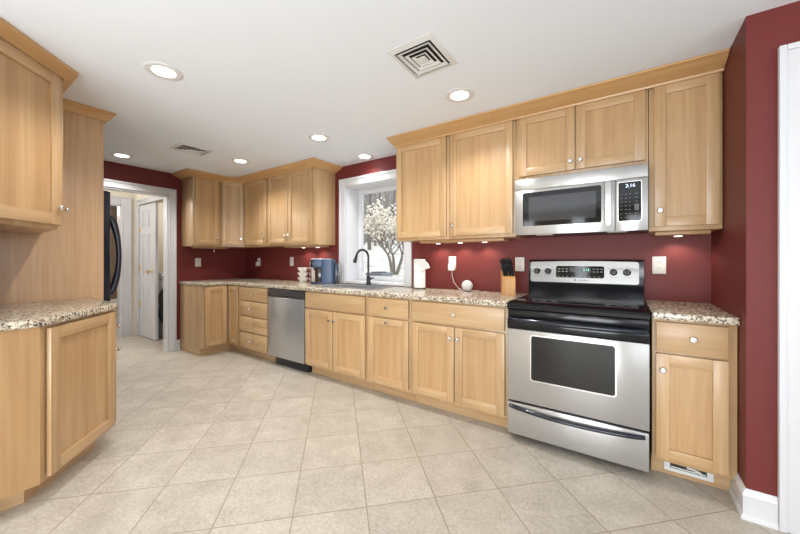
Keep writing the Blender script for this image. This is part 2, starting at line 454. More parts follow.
# ------------------------------------------------------------------ window
w1 = thing('window_1', 'white framed window above the sink looking onto the garden', 'window', ((WX0+WX1)/2, 0, WZ0)); tag(w1, kind='structure')
BF = Fr((0, 0), (1, 0), (0, -1))
b = MB(BF); casing(b, BF, WX0, WX1, WZ1, .094, .02, z0=WZ0-.018); b.build('casing', WHITE, w1)
b = MB(BF)
b.box(WX0, WX0+.012, -.30, 0, WZ0, WZ1).box(WX1-.012, WX1, -.30, 0, WZ0, WZ1).box(WX0, WX1, -.30, 0, WZ1-.012, WZ1)
b.build('jamb', WHITE, w1)
b = MB(BF); b.box(WX0, WX1, -.30, .012, WZ0-.016, WZ0+.012, .003); b.build('sill', WHITE, w1)
SY0, SY1 = -.25, -.205      # the sash stands .21 m back in the deep reveal
b = MB(BF)
g = .058
b.box(WX0+.012, WX0+.012+g, SY0, SY1, WZ0+.012, WZ1-.012, .004).box(WX1-.012-g, WX1-.012, SY0, SY1, WZ0+.012, WZ1-.012, .004)
b.box(WX0+.012+g, WX1-.012-g, SY0, SY1, WZ0+.012, WZ0+.012+.055, .004).box(WX0+.012+g, WX1-.012-g, SY0, SY1, WZ1-.012-.05, WZ1-.012, .004)
sash = b.build('sash', WHITE, w1)
gm, t_, gb = nt('window_glass')
gb.inputs['Base Color'].default_value = (1, 1, 1, 1); gb.inputs['Roughness'].default_value = 0; gb.inputs['Transmission Weight'].default_value = 1; gb.inputs['IOR'].default_value = 1.0
gb.inputs['IOR'].default_value = 1.02
b = MB(BF); b.box(WX0+.012+g-.004, WX1-.012-g+.004, -.231, -.227, WZ0+.06, WZ1-.058); b.build('pane', gm, sash)
b = MB(BF); b.tube([BF.w(-2.42, -.19, WZ0+.035), BF.w(-2.36, -.17, WZ0+.040), BF.w(-2.30, -.17, WZ0+.036)], .006, 8); b.build('crank_handle', VENTW, w1)

# ------------------------------------------------------------------ cabinet kit
def knob(parent, fr, s, n, z, r=.0155):
    b = MB(); d = fr.w(0, 1, 0) - fr.w(0, 0, 0)
    b.lathe(fr.w(s, n, z), d, [(.0065, 0), (.0055, .004), (.0048, .012), (.008, .016), (r, .020), (r, .025), (r*.8, .0285), (.0004, .0295)], 16)
    o = b.build('knob', NICKEL, parent); o['label'] = 'round satin nickel knob'
    return o
def shaker(parent, fr, s0, s1, z0, z1, kn=None, n=0.005, th=.020, st=.058, name='door', rail=None):
    b = MB(fr); rail = rail or st
    b.box(s0, s0+st, n, n+th, z0, z1, .0018, 0).box(s1-st, s1, n, n+th, z0, z1, .0018, 0)
    b.box(s0+st, s1-st, n, n+th, z0, z0+rail, .0018, 1).box(s0+st, s1-st, n, n+th, z1-rail, z1, .0018, 1)
    b.box(s0+st-.004, s1-st+.004, n, n+th-.011, z0+rail-.004, z1-rail+.004, 0, 2)
    o = b.build(name, DOORW, parent)
    if kn: knob(o, fr, kn[0], n+th, kn[1])
    return o
def slab(parent, fr, s0, s1, z0, z1, kn=None, n=.005, th=.020, name='drawer', mats=None):
    b = MB(fr); b.box(s0, s1, n, n+th, z0, z1, .003)
    o = b.build(name, mats or WH, parent)
    if kn: knob(o, fr, kn[0], n+th, kn[1])
    return o
def carcass(parent, fr, s0, s1, depth, z0, z1, name='carcass', mats=None):
    b = MB(fr); b.box(s0, s1, -depth, 0, z0, z1, .0012); return b.build(name, mats or WV, parent)
CB = .874     # cabinet top
BASE = Fr((0, -.61), (1, 0), (0, -1))
DB = .607

# corner cabinet: a leg along the end wall and a return on the long wall
c = thing('base_cabinet', 'maple corner base cabinet with two narrow doors beside the cased opening', 'cabinet', (-4.6, -.45, 0), 'base cabinets')
L = .934
LEG = Fr((XW+.61, 0), (0, 1), (1, 0))
poly = [(XW+.003, -L), (XW+.61, -L), (XW+.61, -.61), (-4.002, -.61), (-4.002, -.003), (XW+.003, -.003)]
b = MB(); b.prism(poly, .10, CB); b.build('carcass', WV, c)
b = MB(); b.prism([(XW+.003, -L+.002), (XW+.535, -L+.002), (XW+.535, -.535), (-4.002, -.535), (-4.002, -.45), (XW+.45, -.45), (XW+.45, -L+.08), (XW+.003, -L+.08)], 0, .10); b.build('toe_kick', WH, c)
shaker(c, LEG, -.912, -.640, .122, .862, None)
shaker(c, BASE, -4.243, -4.018, .122, .862, (-4.045, .80), st=.05)

# drawer stack
c = thing('base_cabinet', 'maple base cabinet with a stack of four drawers left of the dishwasher', 'cabinet', (-3.7, -.3, 0), 'base cabinets')
carcass(c, BASE, -3.998, -3.392, DB, .10, CB)
b = MB(Fr((0, -.535), (1, 0), (0, -1))); b.box(-3.998, -3.33, -.07, 0, 0, .098) ; b.build('toe_kick', WH, c)
slab(c, BASE, -3.985, -3.404, .702, .860, (-3.70, .785))
def shadow_seam_drawer(z0, z1, kz, extra=None):  # centre seam cut into the fronts in place of a shadow line
    b = MB(BASE); m = -3.695
    b.box(-3.985, m-.0015, .005, .025, z0, z1, .003)
    if extra: b.box(m+.0015, -3.404, .005, .025, z0, extra-.0015, .003).box(m+.0015, -3.404, .005, .025, extra+.0015, z1, .003)
    else: b.box(m+.0015, -3.404, .005, .025, z0, z1, .003)
    o = b.build('drawer', WH, c); knob(o, BASE, -3.735, .025, kz); return o
shadow_seam_drawer(.512, .690, .60)
shadow_seam_drawer(.318, .500, .41, .405)
shadow_seam_drawer(.122, .306, .215)

# sink cabinet
c = thing('base_cabinet', 'maple sink base cabinet with a plain panel over two doors', 'cabinet', (-2.33, -.3, 0), 'base cabinets')
b = MB(BASE); b.box(-2.745, -1.903, -DB, 0, .10, .66).box(-2.745, -1.903, -.02, 0, .66, CB).box(-2.745, -2.727, -DB, -.02, .66, CB).box(-1.921, -1.903, -DB, -.02, .66, CB)
b.build('carcass', WV, c)
slab(c, BASE, -2.735, -1.930, .706, .862, None, name='false_front')
shaker(c, BASE, -2.735, -2.339, .122, .690, (-2.366, .605))
shaker(c, BASE, -2.331, -1.930, .122, .690, (-2.302, .605))
# narrow pull-out
c2 = thing('base_cabinet', 'narrow maple base cabinet with one drawer over a pull-out front', 'cabinet', (-1.67, -.3, 0), 'base cabinets')
carcass(c2, BASE, -1.900, -1.449, DB, .10, CB)
slab(c2, BASE, -1.885, -1.465, .706, .862, (-1.675, .785))
shaker(c2, BASE, -1.885, -1.465, .122, .690, (-1.675, .660), name='pull_out_front')
# wide drawer base
c3 = thing('base_cabinet', 'wide maple base cabinet with one long drawer over two doors left of the range', 'cabinet', (-1.05, -.3, 0), 'base cabinets')
carcass(c3, BASE, -1.446, -.657, DB, .10, CB)
slab(c3, BASE, -1.428, -.676, .706, .862, (-1.052, .785))
shaker(c3, BASE, -1.428, -1.056, .122, .690, (-1.084, .605))
shaker(c3, BASE, -1.048, -.676, .122, .690, (-1.020, .605))
KF = Fr((0, -.535), (1, 0), (0, -1))
for p_, s0, s1 in ((c, -2.745, -1.903), (c2, -1.900, -1.449), (c3, -1.446, -.657)):
    b = MB(KF); b.box(s0, s1, -.07, 0, 0, .098); b.build('toe_kick', WH, p_)
# right end cabinet
c = thing('base_cabinet', 'small maple base cabinet with drawer and door right of the range', 'cabinet', (.29, -.3, 0), 'base cabinets')
carcass(c, BASE, .130, .467, DB, .10, CB)
slab(c, BASE, .146, .432, .702, .862, (.298, .785))
shaker(c, BASE, .146, .432, .122, .690, (.175, .605))
b = MB(KF); b.box(.130, .467, -.07, 0, 0, .098); b.build('toe_kick', WH, c)
# register in its toe kick
v = thing('floor_register', 'white metal heating register in the toe kick right of the range', 'vent', (.29, -.536, .03))
b = MB(KF); s0, s1, z0, z1 = .188, .392, .022, .092
b.box(s0, s1, .001, .006, z0, z0+.018, .001).box(s0, s1, .001, .006, z1-.018, z1, .001).box(s0, s0+.026, .001, .006, z0+.018, z1-.018, .001).box(s1-.026, s1, .001, .006, z0+.018, z1-.018, .001)
b.build('faceplate', VENTW, v)
b = MB(KF); b.box(s0+.024, s1-.024, .0006, .0016, z0+.016, z1-.016); b.build('opening', SLOT, v)
b = MB(KF); b.box(s0+.03, s1-.03, .0016, .005, z0+.022, z0+.028); b.build('slat', VENTW, v)
b = MB(); b.tube([KF.w(.285, .008, .064), KF.w(.305, .016, .068), KF.w(.33, .018, .062), KF.w(.345, .012, .05)], .006, 8); b.build('lever', VENTW, v)

# ------------------------------------------------------------------ wall cabinets
UZ0, UZ1 = 1.377, 2.284
UP = Fr((0, -.31), (1, 0), (0, -1))
DU = .307
LU = Fr((XW+.31, 0), (0, 1), (1, 0))
A0 = Vector((XW+.31, -.545)); A1 = Vector((-4.405, -.31))
c = thing('wall_cabinet', 'maple wall cabinet with one door on the red end wall', 'cabinet', (XW+.15, -.75, UZ0), 'wall cabinets')
carcass(c, LU, -.915, -.548, DU, UZ0, UZ1)
shaker(c, LU, -.888, -.590, 1.402, 2.268, (-.618, 1.49))
c = thing('wall_cabinet', 'angled maple corner wall cabinet with one narrow door', 'cabinet', (XW+.2, -.2, UZ0), 'wall cabinets')
b = MB(); b.prism([(XW+.003, -.545), (A0.x, A0.y), (A1.x, A1.y), (A1.x, -.003), (XW+.003, -.003)], UZ0, UZ1); b.build('carcass', WV, c)
du = (A1-A0).normalized(); DG = Fr(A0, du, (du.y, -du.x)); dl = (A1-A0).length
shaker(c, DG, .012, dl-.016, 1.402, 2.268, (dl-.045, 1.49), st=.045)
c = thing('wall_cabinet', 'single door maple wall cabinet right of the angled corner one', 'cabinet', (-4.1, -.15, UZ0), 'wall cabinets')
carcass(c, UP, -4.402, -3.857, DU, UZ0, UZ1)
shaker(c, UP, -4.385, -3.875, 1.402, 2.268, (-3.915, 1.50))
c = thing('wall_cabinet', 'two door maple wall cabinet left of the window', 'cabinet', (-3.41, -.15, UZ0), 'wall cabinets')
carcass(c, UP, -3.854, -2.938, DU, UZ0, UZ1)
shaker(c, UP, -3.836, -3.428, 1.402, 2.268, (-3.458, 1.50))
shaker(c, UP, -3.420, -2.992, 1.402, 2.268, (-3.390, 1.50))
c = thing('wall_cabinet', 'maple wall cabinet with one door right of the window', 'cabinet', (-1.53, -.15, UZ0), 'wall cabinets')
carcass(c, UP, -1.797, -1.252, DU, UZ0, UZ1)
shaker(c, UP, -1.790, -1.270, 1.402, 2.270, None)
c = thing('wall_cabinet', 'widest single door maple wall cabinet left of the microwave', 'cabinet', (-.96, -.15, UZ0), 'wall cabinets')
carcass(c, UP, -1.249, -.687, DU, UZ0, UZ1)
shaker(c, UP, -1.232, -.704, 1.402, 2.270, (-1.205, 1.49))
c = thing('wall_cabinet', 'short two door maple wall cabinet above the microwave', 'cabinet', (-.27, -.15, 1.79), 'wall cabinets')
carcass(c, UP, -.684, .128, DU, 1.792, UZ1)
shaker(c, UP, -.660, -.281, 1.826, 2.270, (-.308, 1.885))
shaker(c, UP, -.273, .112, 1.826, 2.270, (-.246, 1.885))
c = thing('wall_cabinet', 'tall narrow maple wall cabinet right of the microwave', 'cabinet', (.3, -.15, UZ0), 'wall cabinets')
carcass(c, UP, .131, .467, DU, UZ0, UZ1)
shaker(c, UP, .156, .452, 1.402, 2.270, (.185, 1.50))

# crown mouldings (profile offset from cabinet faces, z)
def crown(name, path, label, out=.135, zb=2.268, prof=None):
    pr = prof or [(.003, zb-.004), (.014, zb-.004), (.018, zb+.006), (.026, zb+.010), (out*.5, zb+.020), (out*.8, zb+.034), (out*.93, zb+.044), (out*.95, zb+.044), (out, zb+.047), (out, ZC-.003), (.003, ZC-.003)]
    P = [Vector(p) for p in path]; rings = []
    for i, p in enumerate(P):
        ds = []
        if i > 0: ds.append((P[i]-P[i-1]).normalized())
        if i < len(P)-1: ds.append((P[i+1]-P[i]).normalized())
        ns = [Vector((d.y, -d.x)) for d in ds]
        n = ns[0] if len(ns) == 1 else (ns[0]+ns[1])/(1+ns[0].dot(ns[1]))
        rings.append([Vector((p.x+n.x*o, p.y+n.y*o, z)) for o, z in pr])
    b = MB(); b.loft(rings)
    return tag(b.build(name, WC), label, 'crown moulding', 'crown mouldings')
crown('crown_molding', [(-1.806, -.333), (XS-.003, -.333)], 'long maple crown moulding over the wall cabinets above the range')
crown('crown_molding', [(XW+.003, -.918), (XW+.332, -.918), (XW+.332, -.555), (A1.x+.006, -.333), (-2.935, -.333), (-2.935, -.003)], 'maple crown moulding stepping around the corner wall cabinets left of the window', .115)

# ------------------------------------------------------------------ countertops
def counter(name, rects, z0, z1, label, bev=.006):
    xs = sorted({v for r in rects for v in r[:2]}); ys = sorted({v for r in rects for v in r[2:]})
    bm = bmesh.new()
    for i in range(len(xs)-1):
        for j in range(len(ys)-1):
            cx, cy = (xs[i]+xs[i+1])/2, (ys[j]+ys[j+1])/2
            if any(r[0] < cx < r[1] and r[2] < cy < r[3] for r in rects):
                bm.faces.new([bm.verts.new((x, y, z1)) for x, y in ((xs[i], ys[j]), (xs[i+1], ys[j]), (xs[i+1], ys[j+1]), (xs[i], ys[j+1]))])
    bmesh.ops.remove_doubles(bm, verts=bm.verts[:], dist=1e-5)
    r = bmesh.ops.extrude_face_region(bm, geom=bm.faces[:])
    bmesh.ops.translate(bm, verts=[v for v in r['geom'] if isinstance(v, bmesh.types.BMVert)], vec=(0, 0, z0-z1))
    bmesh.ops.recalc_face_normals(bm, faces=bm.faces[:])
    es = [e for e in bm.edges if len(e.link_faces) == 2 and e.calc_face_angle(0) > 1 and abs(e.verts[0].co.z-e.verts[1].co.z) < 1e-6]
    bmesh.ops.bevel(bm, geom=es, offset=bev, segments=3, affect='EDGES', profile=.5)
    m = MB(); m.bm.free(); m.bm = bm
    return tag(m.build(name, GRAN), label, 'countertop', 'granite countertops')
CZ0, CZ1 = .876, .914
SX0, SX1, SYA, SYB = -2.660, -1.990, -.455, -.110
counter('countertop', [(XW+.002, XW+.645, -L-.012, -.002), (XW+.645, SX0, -.645, -.002), (SX0, SX1, -.645, SYA), (SX0, SX1, SYB, -.002), (SX1, -.652, -.645, -.002)],
        CZ0, CZ1, 'long speckled granite countertop around the sink from the corner to the range')
b = MB(); b.prism([(.126, -.652), (.468, -.652), (.468, -.002), (.126, -.002)], CZ0, CZ1, .006)
tag(b.build('countertop', GRAN), 'small speckled granite countertop right of the range', 'countertop', 'granite countertops')

# sink and faucet
s = thing('kitchen_sink', 'grey composite sink set into the granite below the window', 'sink', ((SX0+SX1)/2, (SYA+SYB)/2, .70))
b = MB()
i_, o_ = .022, .0
x0, x1, y0, y1 = SX0+.004, SX1-.004, SYA+.004, SYB-.004
def rr(x0, x1, y0, y1, r, z, n=5):
    pts = []
    for cx, cy, a in ((x1-r, y1-r, 0), (x0+r, y1-r, 90), (x0+r, y0+r, 180), (x1-r, y0+r, 270)):
        for k in range(n+1):
            t = math.radians(a+90*k/n); pts.append(Vector((cx+r*math.cos(t), cy+r*math.sin(t), z)))
    return pts
b.loft([rr(x0, x1, y0, y1, .03, .700), rr(x0, x1, y0, y1, .03, .9145), rr(x0-.014, x1+.014, y0-.014, y1+.014, .035, .9145), rr(x0-.014, x1+.014, y0-.014, y1+.014, .035, .9175),
        rr(x0+.012, x1-.012, y0+.012, y1-.012, .03, .9175), rr(x0+.018, x1-.018, y0+.018, y1-.018, .03, .905), rr(x0+.025, x1-.025, y0+.025, y1-.025, .04, .715)])
b.build('basin', SINKM, s)
b = MB(); b.lathe(((x0+x1)/2, (y0+y1)/2, .7152), (0, 0, 1), [(.04, 0), (.04, .003), (.03, .004), (.001, .002)], 20); b.build('drain', NICKEL, s)
f = thing('kitchen_faucet', 'tall black gooseneck pull-down faucet behind the sink', 'faucet', (-2.365, -.058, .914))
fx, fy = -2.365, -.058
b = MB(); b.box(fx-.125, fx+.125, fy-.028, fy+.028, .9145, .921, .003); b.build('deck_plate', BLACKP, f)
b = MB(); b.lathe((fx, fy, .921), (0, 0, 1), [(.027, 0), (.027, .01), (.023, .03), (.021, .09), (.016, .10), (.0004, .10)], 20); b.build('body', BLACKP, f)
dv = Vector((-.25, -.97, 0)).normalized(); pts = []
for k in range(5): pts.append(Vector((fx, fy, 1.02+k*.052)))
for k in range(1, 15):
    a = math.pi*.93*k/14; R_ = .080
    pts.append(Vector((fx, fy, 1.228)) + dv*(R_-R_*math.cos(a)) + Vector((0, 0, R_*math.sin(a))))
b = MB(); b.tube(pts, .0125, 14); b.build('spout', BLACKP, f)
e0 = pts[-1]; ed = (pts[-1]-pts[-2]).normalized()
b = MB(); b.tube([e0, e0+ed*.02, e0+ed*.07, e0+ed*.085], [.014, .0165, .0205, .018], 14); b.build('spray_head', BLACKP, f)
b = MB(); b.tube([(fx+.02, fy, .985), (fx+.035, fy, .99), (fx+.05, fy, .99)], [.013, .013, .011], 12); b.tube([(fx+.04, fy, .992), (fx+.09, fy-.03, 1.000), (fx+.125, fy-.05, .998)], [.007, .006, .005], 10); b.build('lever_handle', BLACKP, f)

# ------------------------------------------------------------------ range
r = thing('range', 'freestanding stainless steel electric range with black glass cooktop', 'range', (-.262, -.33, 0))
RX0, RX1 = -.645, .118
RB = Fr((0, -.655), (1, 0), (0, -1))
b = MB(RB); b.box(RX0+.003, RX1-.003, -.635, 0, .035, .868, .002)
for sx in (RX0+.05, RX1-.09):
    for n_ in (-.58, -.16): b.box(sx, sx+.04, n_, n_+.04, 0, .036)
b.build('body', BLACKE, r)
b = MB(RB)
b.profile([(-.65, .869), (.018, .869), (.028, .876), (.03, .895), (.022, .910), (.008, .9165), (-.65, .9165)], RX0, RX1)
b.build('cooktop', BLACKG, r)
RING = flat('cooktop_ring_print', (.05, .05, .055, 1), .12)
for cx, cy, rad in ((-.455, -.48, .105), (-.07, -.48, .08), (-.455, -.21, .075), (-.07, -.21, .10)):
    b = MB(); n = 40
    b.tube([(cx+rad*math.cos(2*math.pi*i/n), cy+rad*math.sin(2*math.pi*i/n), .9166) for i in range(n)], .0012, 6, closed=True); b.build('burner_ring', RING, r)
# back guard, leaning back
b = MB(RB)
b.profile([(-.648, .914), (-.575, .914), (-.572, 1.0), (-.565, 1.018), (-.578, 1.185), (-.60, 1.197), (-.648, 1.197)], RX0+.002, RX1-.002)
bgd = b.build('backguard', BLACKE, r)
def bgn(z): return -.565 - (z-1.018)/(.167)*.013
def bgbox(mb, s0, s1, z0, z1, t0, t1, bev=0, mi=0):
    w = RB.w; a, c_ = bgn(z0), bgn(z1)
    mb.hexa([w(s0, a+t0, z0), w(s1, a+t0, z0), w(s1, a+t1, z0), w(s0, a+t1, z0), w(s0, c_+t0, z1), w(s1, c_+t0, z1), w(s1, c_+t1, z1), w(s0, c_+t1, z1)], bev, mi)
def bgpoly(mb, pts, t0, t1):
    mb.loft([[RB.w(a, bgn(z)+t, z) for a, z in pts] for t in (t0, t1)])
def rrect(s0, s1, z0, z1, rd, n=4, arch=0):
    P = []
    for cx, cz, a in ((s1-rd, z1-rd, 0), (s0+rd, z1-rd, 90), (s0+rd, z0+rd, 180), (s1-rd, z0+rd, 270)):
        for k in range(n+1):
            t = math.radians(a+90*k/n); P.append((cx+rd*math.cos(t), cz+rd*math.sin(t)))
        if a == 0 and arch:
            for k in range(1, 8): u = k/8; P.append((s1-rd-(s1-s0-2*rd)*u, z1+arch*math.sin(math.pi*u)))
    return P
b = MB(); bgpoly(b, rrect(RX0+.018, RX1-.03, 1.024, 1.182, .016, arch=.006), .0005, .004); pn = b.build('control_panel', STEELB, bgd); pn['label'] = 'stainless control fascia'
b = MB(); bgpoly(b, rrect(-.438, -.117, 1.062, 1.150, .014), .004, .0052); db = b.build('display_panel', BLACKG, bgd)
b = MB(); bgbox(b, -.345, -.205, 1.105, 1.140, .0052, .0058); b.build('display_window', DISP, bgd)
def on_bg(x, z, t): return RB.w(x, bgn(z)+t, z)
text('clock_digits', '2:16', .024, on_bg(-.232, 1.122, .0062), FACE_Y, LIT_G, bgd)
keys = [(-.425+k*.030, -.412+k*.030, 1.070, 1.0735) for k in range(10)]
for k in range(3):
    for z_ in (1.105, 1.125): keys += [(-.425+k*.027, -.408+k*.027, z_, z_+.006), (-.190+k*.024, -.175+k*.024, z_, z_+.006)]
for q in keys: b = MB(); bgbox(b, *q, .0052, .0056); b.build('key', PRINT, bgd)
for x in (-.578, -.496, -.06, .019):
    for dx, dz in ((-.03, .028), (.0, .036), (.03, .028), (-.012, -.036), (.014, -.036)): b = MB(); bgbox(b, x+dx-.006, x+dx+.006, 1.108+dz-.0015, 1.108+dz+.0015, .004, .0044); b.build('dial_mark', PRINTD, bgd)
b = MB(); b.lathe(on_bg(-.305, 1.044, .004), (0, -1, 0), [(.007, 0), (.007, .0006), (.0003, .0006)], 14); b.build('emblem', PRINTD, bgd)
for k in range(4): b = MB(); bgbox(b, -.285+k*.018, -.273+k*.018, 1.041, 1.047, .004, .0044); b.build('maker_lettering', PRINTD, bgd)
for x in (-.578, -.496, -.06, .019):
    b = MB(); b.lathe(on_bg(x, 1.108, .004), (0, -1, .08), [(.024, 0), (.024, .006), (.020, .010), (.0185, .024), (.016, .027), (.0004, .027)], 24)
    bgbox(b, x-.0045, x+.0045, 1.108-.019, 1.108+.019, .028, .036, .002)
    b.build('burner_knob', BLACKP, bgd)
# front: vent strip, door with handle and window, drawer
b = MB(RB); b.box(RX0+.002, RX1-.002, .0, .012, .806, .866, .003); b.build('vent_trim', BLACKE, r)
b = MB(RB)
b.box(RX0+.002, RX1-.002, .0005, .028, .270, .742, .004)
rd_ = b.build('oven_door', STEELV, r)
b = MB(RB); b.box(RX0+.002, RX1-.002, .0005, .030, .743, .803, .004); b.build('door_top_cap', BLACKE, rd_)
b = MB(RB); b.loft([[RB.w(a, t, z) for a, z in rrect(-.499, -.032, .419, .717, .018)] for t in (.0282, .0300)]); bz = b.build('window_bezel', flat('polished_steel', (.75, .75, .74, 1), .18, 1), rd_)
b = MB(RB); b.loft([[RB.w(a, t, z) for a, z in rrect(-.491, -.040, .427, .709, .014)] for t in (.0302, .0310)]); b.build('oven_window', OVENW, rd_)
def bowed(x0, x1, z, out, sag=0, n=16):
    P = []
    for k in range(n+1):
        u = k/n; q = math.sin(math.pi*u)**.45 if 0 < u < 1 else 0
        P.append(RB.w(x0+(x1-x0)*u, .026+out*q, z-sag*math.sin(math.pi*u)))
    return P
b = MB(); b.tube(bowed(RX0+.012, RX1-.018, .806, .042, 0), .0145, 12); h_ = b.build('handle', BLUEBLK, rd_); h_['label'] = 'glossy black bar handle'
b = MB(RB); b.box(RX0+.004, RX1-.004, .0005, .026, .048, .256, .004); dr = b.build('storage_drawer', STEELV, r)
b = MB(); b.tube(bowed(RX0+.018, RX1-.024, .232, .030, .014), .0125, 12); h_ = b.build('handle', BLUEBLK, dr); h_['label'] = 'curved black drawer pull'

# ------------------------------------------------------------------ microwave
m = thing('microwave', 'stainless steel over-the-range microwave above the range', 'microwave', (-.27, -.2, 1.379))
MX0, MX1, MZ0, MZ1 = -.667, .124, 1.379, 1.786
MF = Fr((0, -.385), (1, 0), (0, -1))
b = MB(MF); b.box(MX0, MX1, -.380, 0, MZ0+.004, MZ1, .002); b.build('body', BLACKP, m)
b = MB(MF); b.box(MX0, MX1, .0005, .016, 1.706, MZ1, .003); b.build('vent_grille', STEEL, m)
b = MB(MF); b.box(MX0, -.046, .0005, .018, MZ0, 1.704, .003); md = b.build('door', STEEL, m)
b = MB(MF); b.loft([[MF.w(a, t, z) for a, z in rrect(-.612, -.120, 1.442, 1.684, .012)] for t in (.0182, .0192)]); b.build('window_frame', BLACKG, md)
b = MB(MF); b.loft([[MF.w(a, t, z) for a, z in rrect(-.570, -.150, 1.475, 1.650, .006)] for t in (.0193, .0198)]); b.build('window_glass', flat('microwave_glass', (.045, .045, .047, 1), .05, spec=.4), md)
b = MB(MF); P = [MF.w(-.082, .018, 1.41), MF.w(-.082, .040, 1.425), MF.w(-.082, .044, 1.47), MF.w(-.082, .044, 1.62), MF.w(-.082, .040, 1.685), MF.w(-.082, .018, 1.70)]
b.box(-.100, -.064, .036, .050, 1.414, 1.698, .005).box(-.094, -.070, .018, .038, 1.430, 1.450, .002).box(-.094, -.070, .018, .038, 1.662, 1.682, .002)
b.build('handle', flat('handle_steel', (.74, .74, .74, 1), .2, 1), md)
b = MB(MF); b.box(-.044, MX1, .0005, .018, MZ0, 1.704, .003); mc = b.build('control_panel', STEEL, m)
b = MB(MF); b.loft([[MF.w(a, t, z) for a, z in rrect(-.032, .093, 1.437, 1.688, .010)] for t in (.0182, .0190)]); b.build('keypad_border', flat('pale_steel', (.8, .8, .8, 1), .3, 1), mc)
b = MB(MF); b.loft([[MF.w(a, t, z) for a, z in rrect(-.028, .089, 1.441, 1.684, .008)] for t in (.0191, .0198)]); b.build('keypad', BLACKG, mc)
text('clock_digits', '2:16', .030, MF.w(.034, .0202, 1.660), FACE_Y, LIT_B, mc)
KPM = flat('keypad_print', srgb(92, 92, 92), .5)
keys = [(.055, .078, 1.505, 1.545)]
for i in range(7):
    keys += [(x, x+.011, 1.462+i*.024, 1.466+i*.024) for x in (-.018, .006, .026)]
    if i not in (2, 3): keys.append((.058, .074, 1.462+i*.024, 1.467+i*.024))
for q in keys: b = MB(MF); b.box(q[0], q[1], .0198, .0201, q[2], q[3]); b.build('key', KPM, mc)
FROST = flat('frosted_lens', srgb(220, 215, 205), .4)
for q in ((-.53, -.42), (-.09, .02)): b = MB(MF); b.box(q[0], q[1], -.10, -.02, MZ0-.002, MZ0+.004); b.build('task_lamp', FROST, m)

# ------------------------------------------------------------------ dishwasher
d = thing('dishwasher', 'stainless steel dishwasher with black control strip left of the sink cabinet', 'dishwasher', (-3.068, -.3, 0))
WX_0, WX_1 = -3.384, -2.750
b = MB(BASE); b.box(WX_0+.004, WX_1-.004, -.58, -.002, .10, .868); b.build('tub', DARKGREY, d)
b = MB(BASE); b.box(WX_0+.004, WX_1-.004, .0, .028, .782, .866, .004); cs = b.build('control_strip', DARKGREY, d)
b = MB(BASE); b.box(-3.15, -3.02, .028, .031, .788, .802, .002); b.build('pocket_handle', BLACKP, cs)
for k in range(4): b = MB(BASE); b.box(-2.92+k*.03, -2.908+k*.03, .028, .0286, .825, .832); b.build('key', PRINTD, cs)
b = MB(BASE); b.box(-3.12, -3.07, .028, .0286, .835, .841); b.build('maker_lettering', PRINTD, cs)
b = MB(BASE); b.box(WX_0+.004, WX_1-.004, .0, .026, .108, .779, .004); b.build('door', STEELV, d)
b = MB(BASE); b.box(-3.325, WX_1-.004, -.075, -.035, 0.0, .098, .002).box(-3.24, WX_1-.004, -.035, -.030, .05, .054); b.build('toe_plate', BLACKP, d)

# ------------------------------------------------------------------ left: refrigerator panel, refrigerator, angled cabinets
PX = -3.30
b = MB(); b.box(PX-.02, PX, YF+.003, -2.098, 0, ZC-.03, .001)
tag(b.build('wood_partition', WPAN), 'tall birch side partition standing beside the black refrigerator', 'partition')
crown('crown_molding', [(PX+.002, -2.445), (PX+.002, -2.094), (PX-.9, -2.094)], 'maple crown moulding capping the refrigerator panel', .058, 2.262,
      [(0, 2.262), (.008, 2.262), (.014, 2.270), (.048, 2.312), (.058, 2.316), (.058, ZC-.001), (0, ZC-.001)])
fr_ = thing('refrigerator', 'black refrigerator edge showing beyond the tall birch panel', 'refrigerator', (-3.75, -2.4, 0))
FX0, FX1 = -4.235, -3.335
b = MB(); b.box(FX0, FX1, YF+.02, -2.13, .02, 1.735, .004).box(FX0+.02, FX1-.02, -2.70, -2.16, 0, .021); b.build('body', BLACKE, fr_)
b = MB(); b.box(FX0, FX1, -2.126, -2.046, .62, 1.737, .010); fd = b.build('door', BLUEBLK, fr_)
b = MB(); b.box(FX0, FX1, -2.126, -2.046, .05, .612, .010); b.build('freezer_drawer', BLUEBLK, fr_)
P = []
for k in range(17):
    u = k/16; P.append((FX1-.028, -2.05+.062*math.sin(math.pi*u)**.6 if 0 < u < 1 else -2.05, .925+.62*u))
b = MB(); b.tube(P, [.017+.007*math.cos(math.pi*k/16)**2 for k in range(17)], 12); b.build('handle', BLUEBLK, fd)

# angled base cabinet
BX, BY = -2.757, -2.190          # corner of front and angled face
EX, EY = -2.335, -2.568          # corner of angled face and end panel
c = thing('base_cabinet', 'maple base cabinet with an angled end door in the left foreground', 'cabinet', (-2.8, -2.5, 0), 'base cabinets')
b = MB(); b.prism([(PX+.002, YF+.003), (EX, YF+.003), (EX, EY), (BX, BY), (PX+.002, BY)], .112, CB, .001); b.build('carcass', WV, c)
b = MB(); b.prism([(PX+.002, YF+.003), (-2.446, YF+.003), (-2.446, -2.606), (-2.80, -2.262), (PX+.002, -2.262)], 0, .112); b.build('toe_kick', WH, c)
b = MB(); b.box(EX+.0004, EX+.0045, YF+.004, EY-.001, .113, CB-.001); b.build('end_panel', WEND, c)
A45 = Fr((EX, EY), (BX-EX, BY-EY), (BY-EY, EX-BX)); al = math.hypot(EX-BX, EY-BY)
shaker(c, A45, .030, al-.014, .128, .860, None, st=.062)
LF = Fr((0, BY), (-1, 0), (0, 1))
slab(c, LF, 2.76, 3.285, .702, .860, (2.80, .752))
shaker(c, LF, 2.76, 3.285, .128, .690, (2.80, .600))
o_ = .030; q = o_*.4142
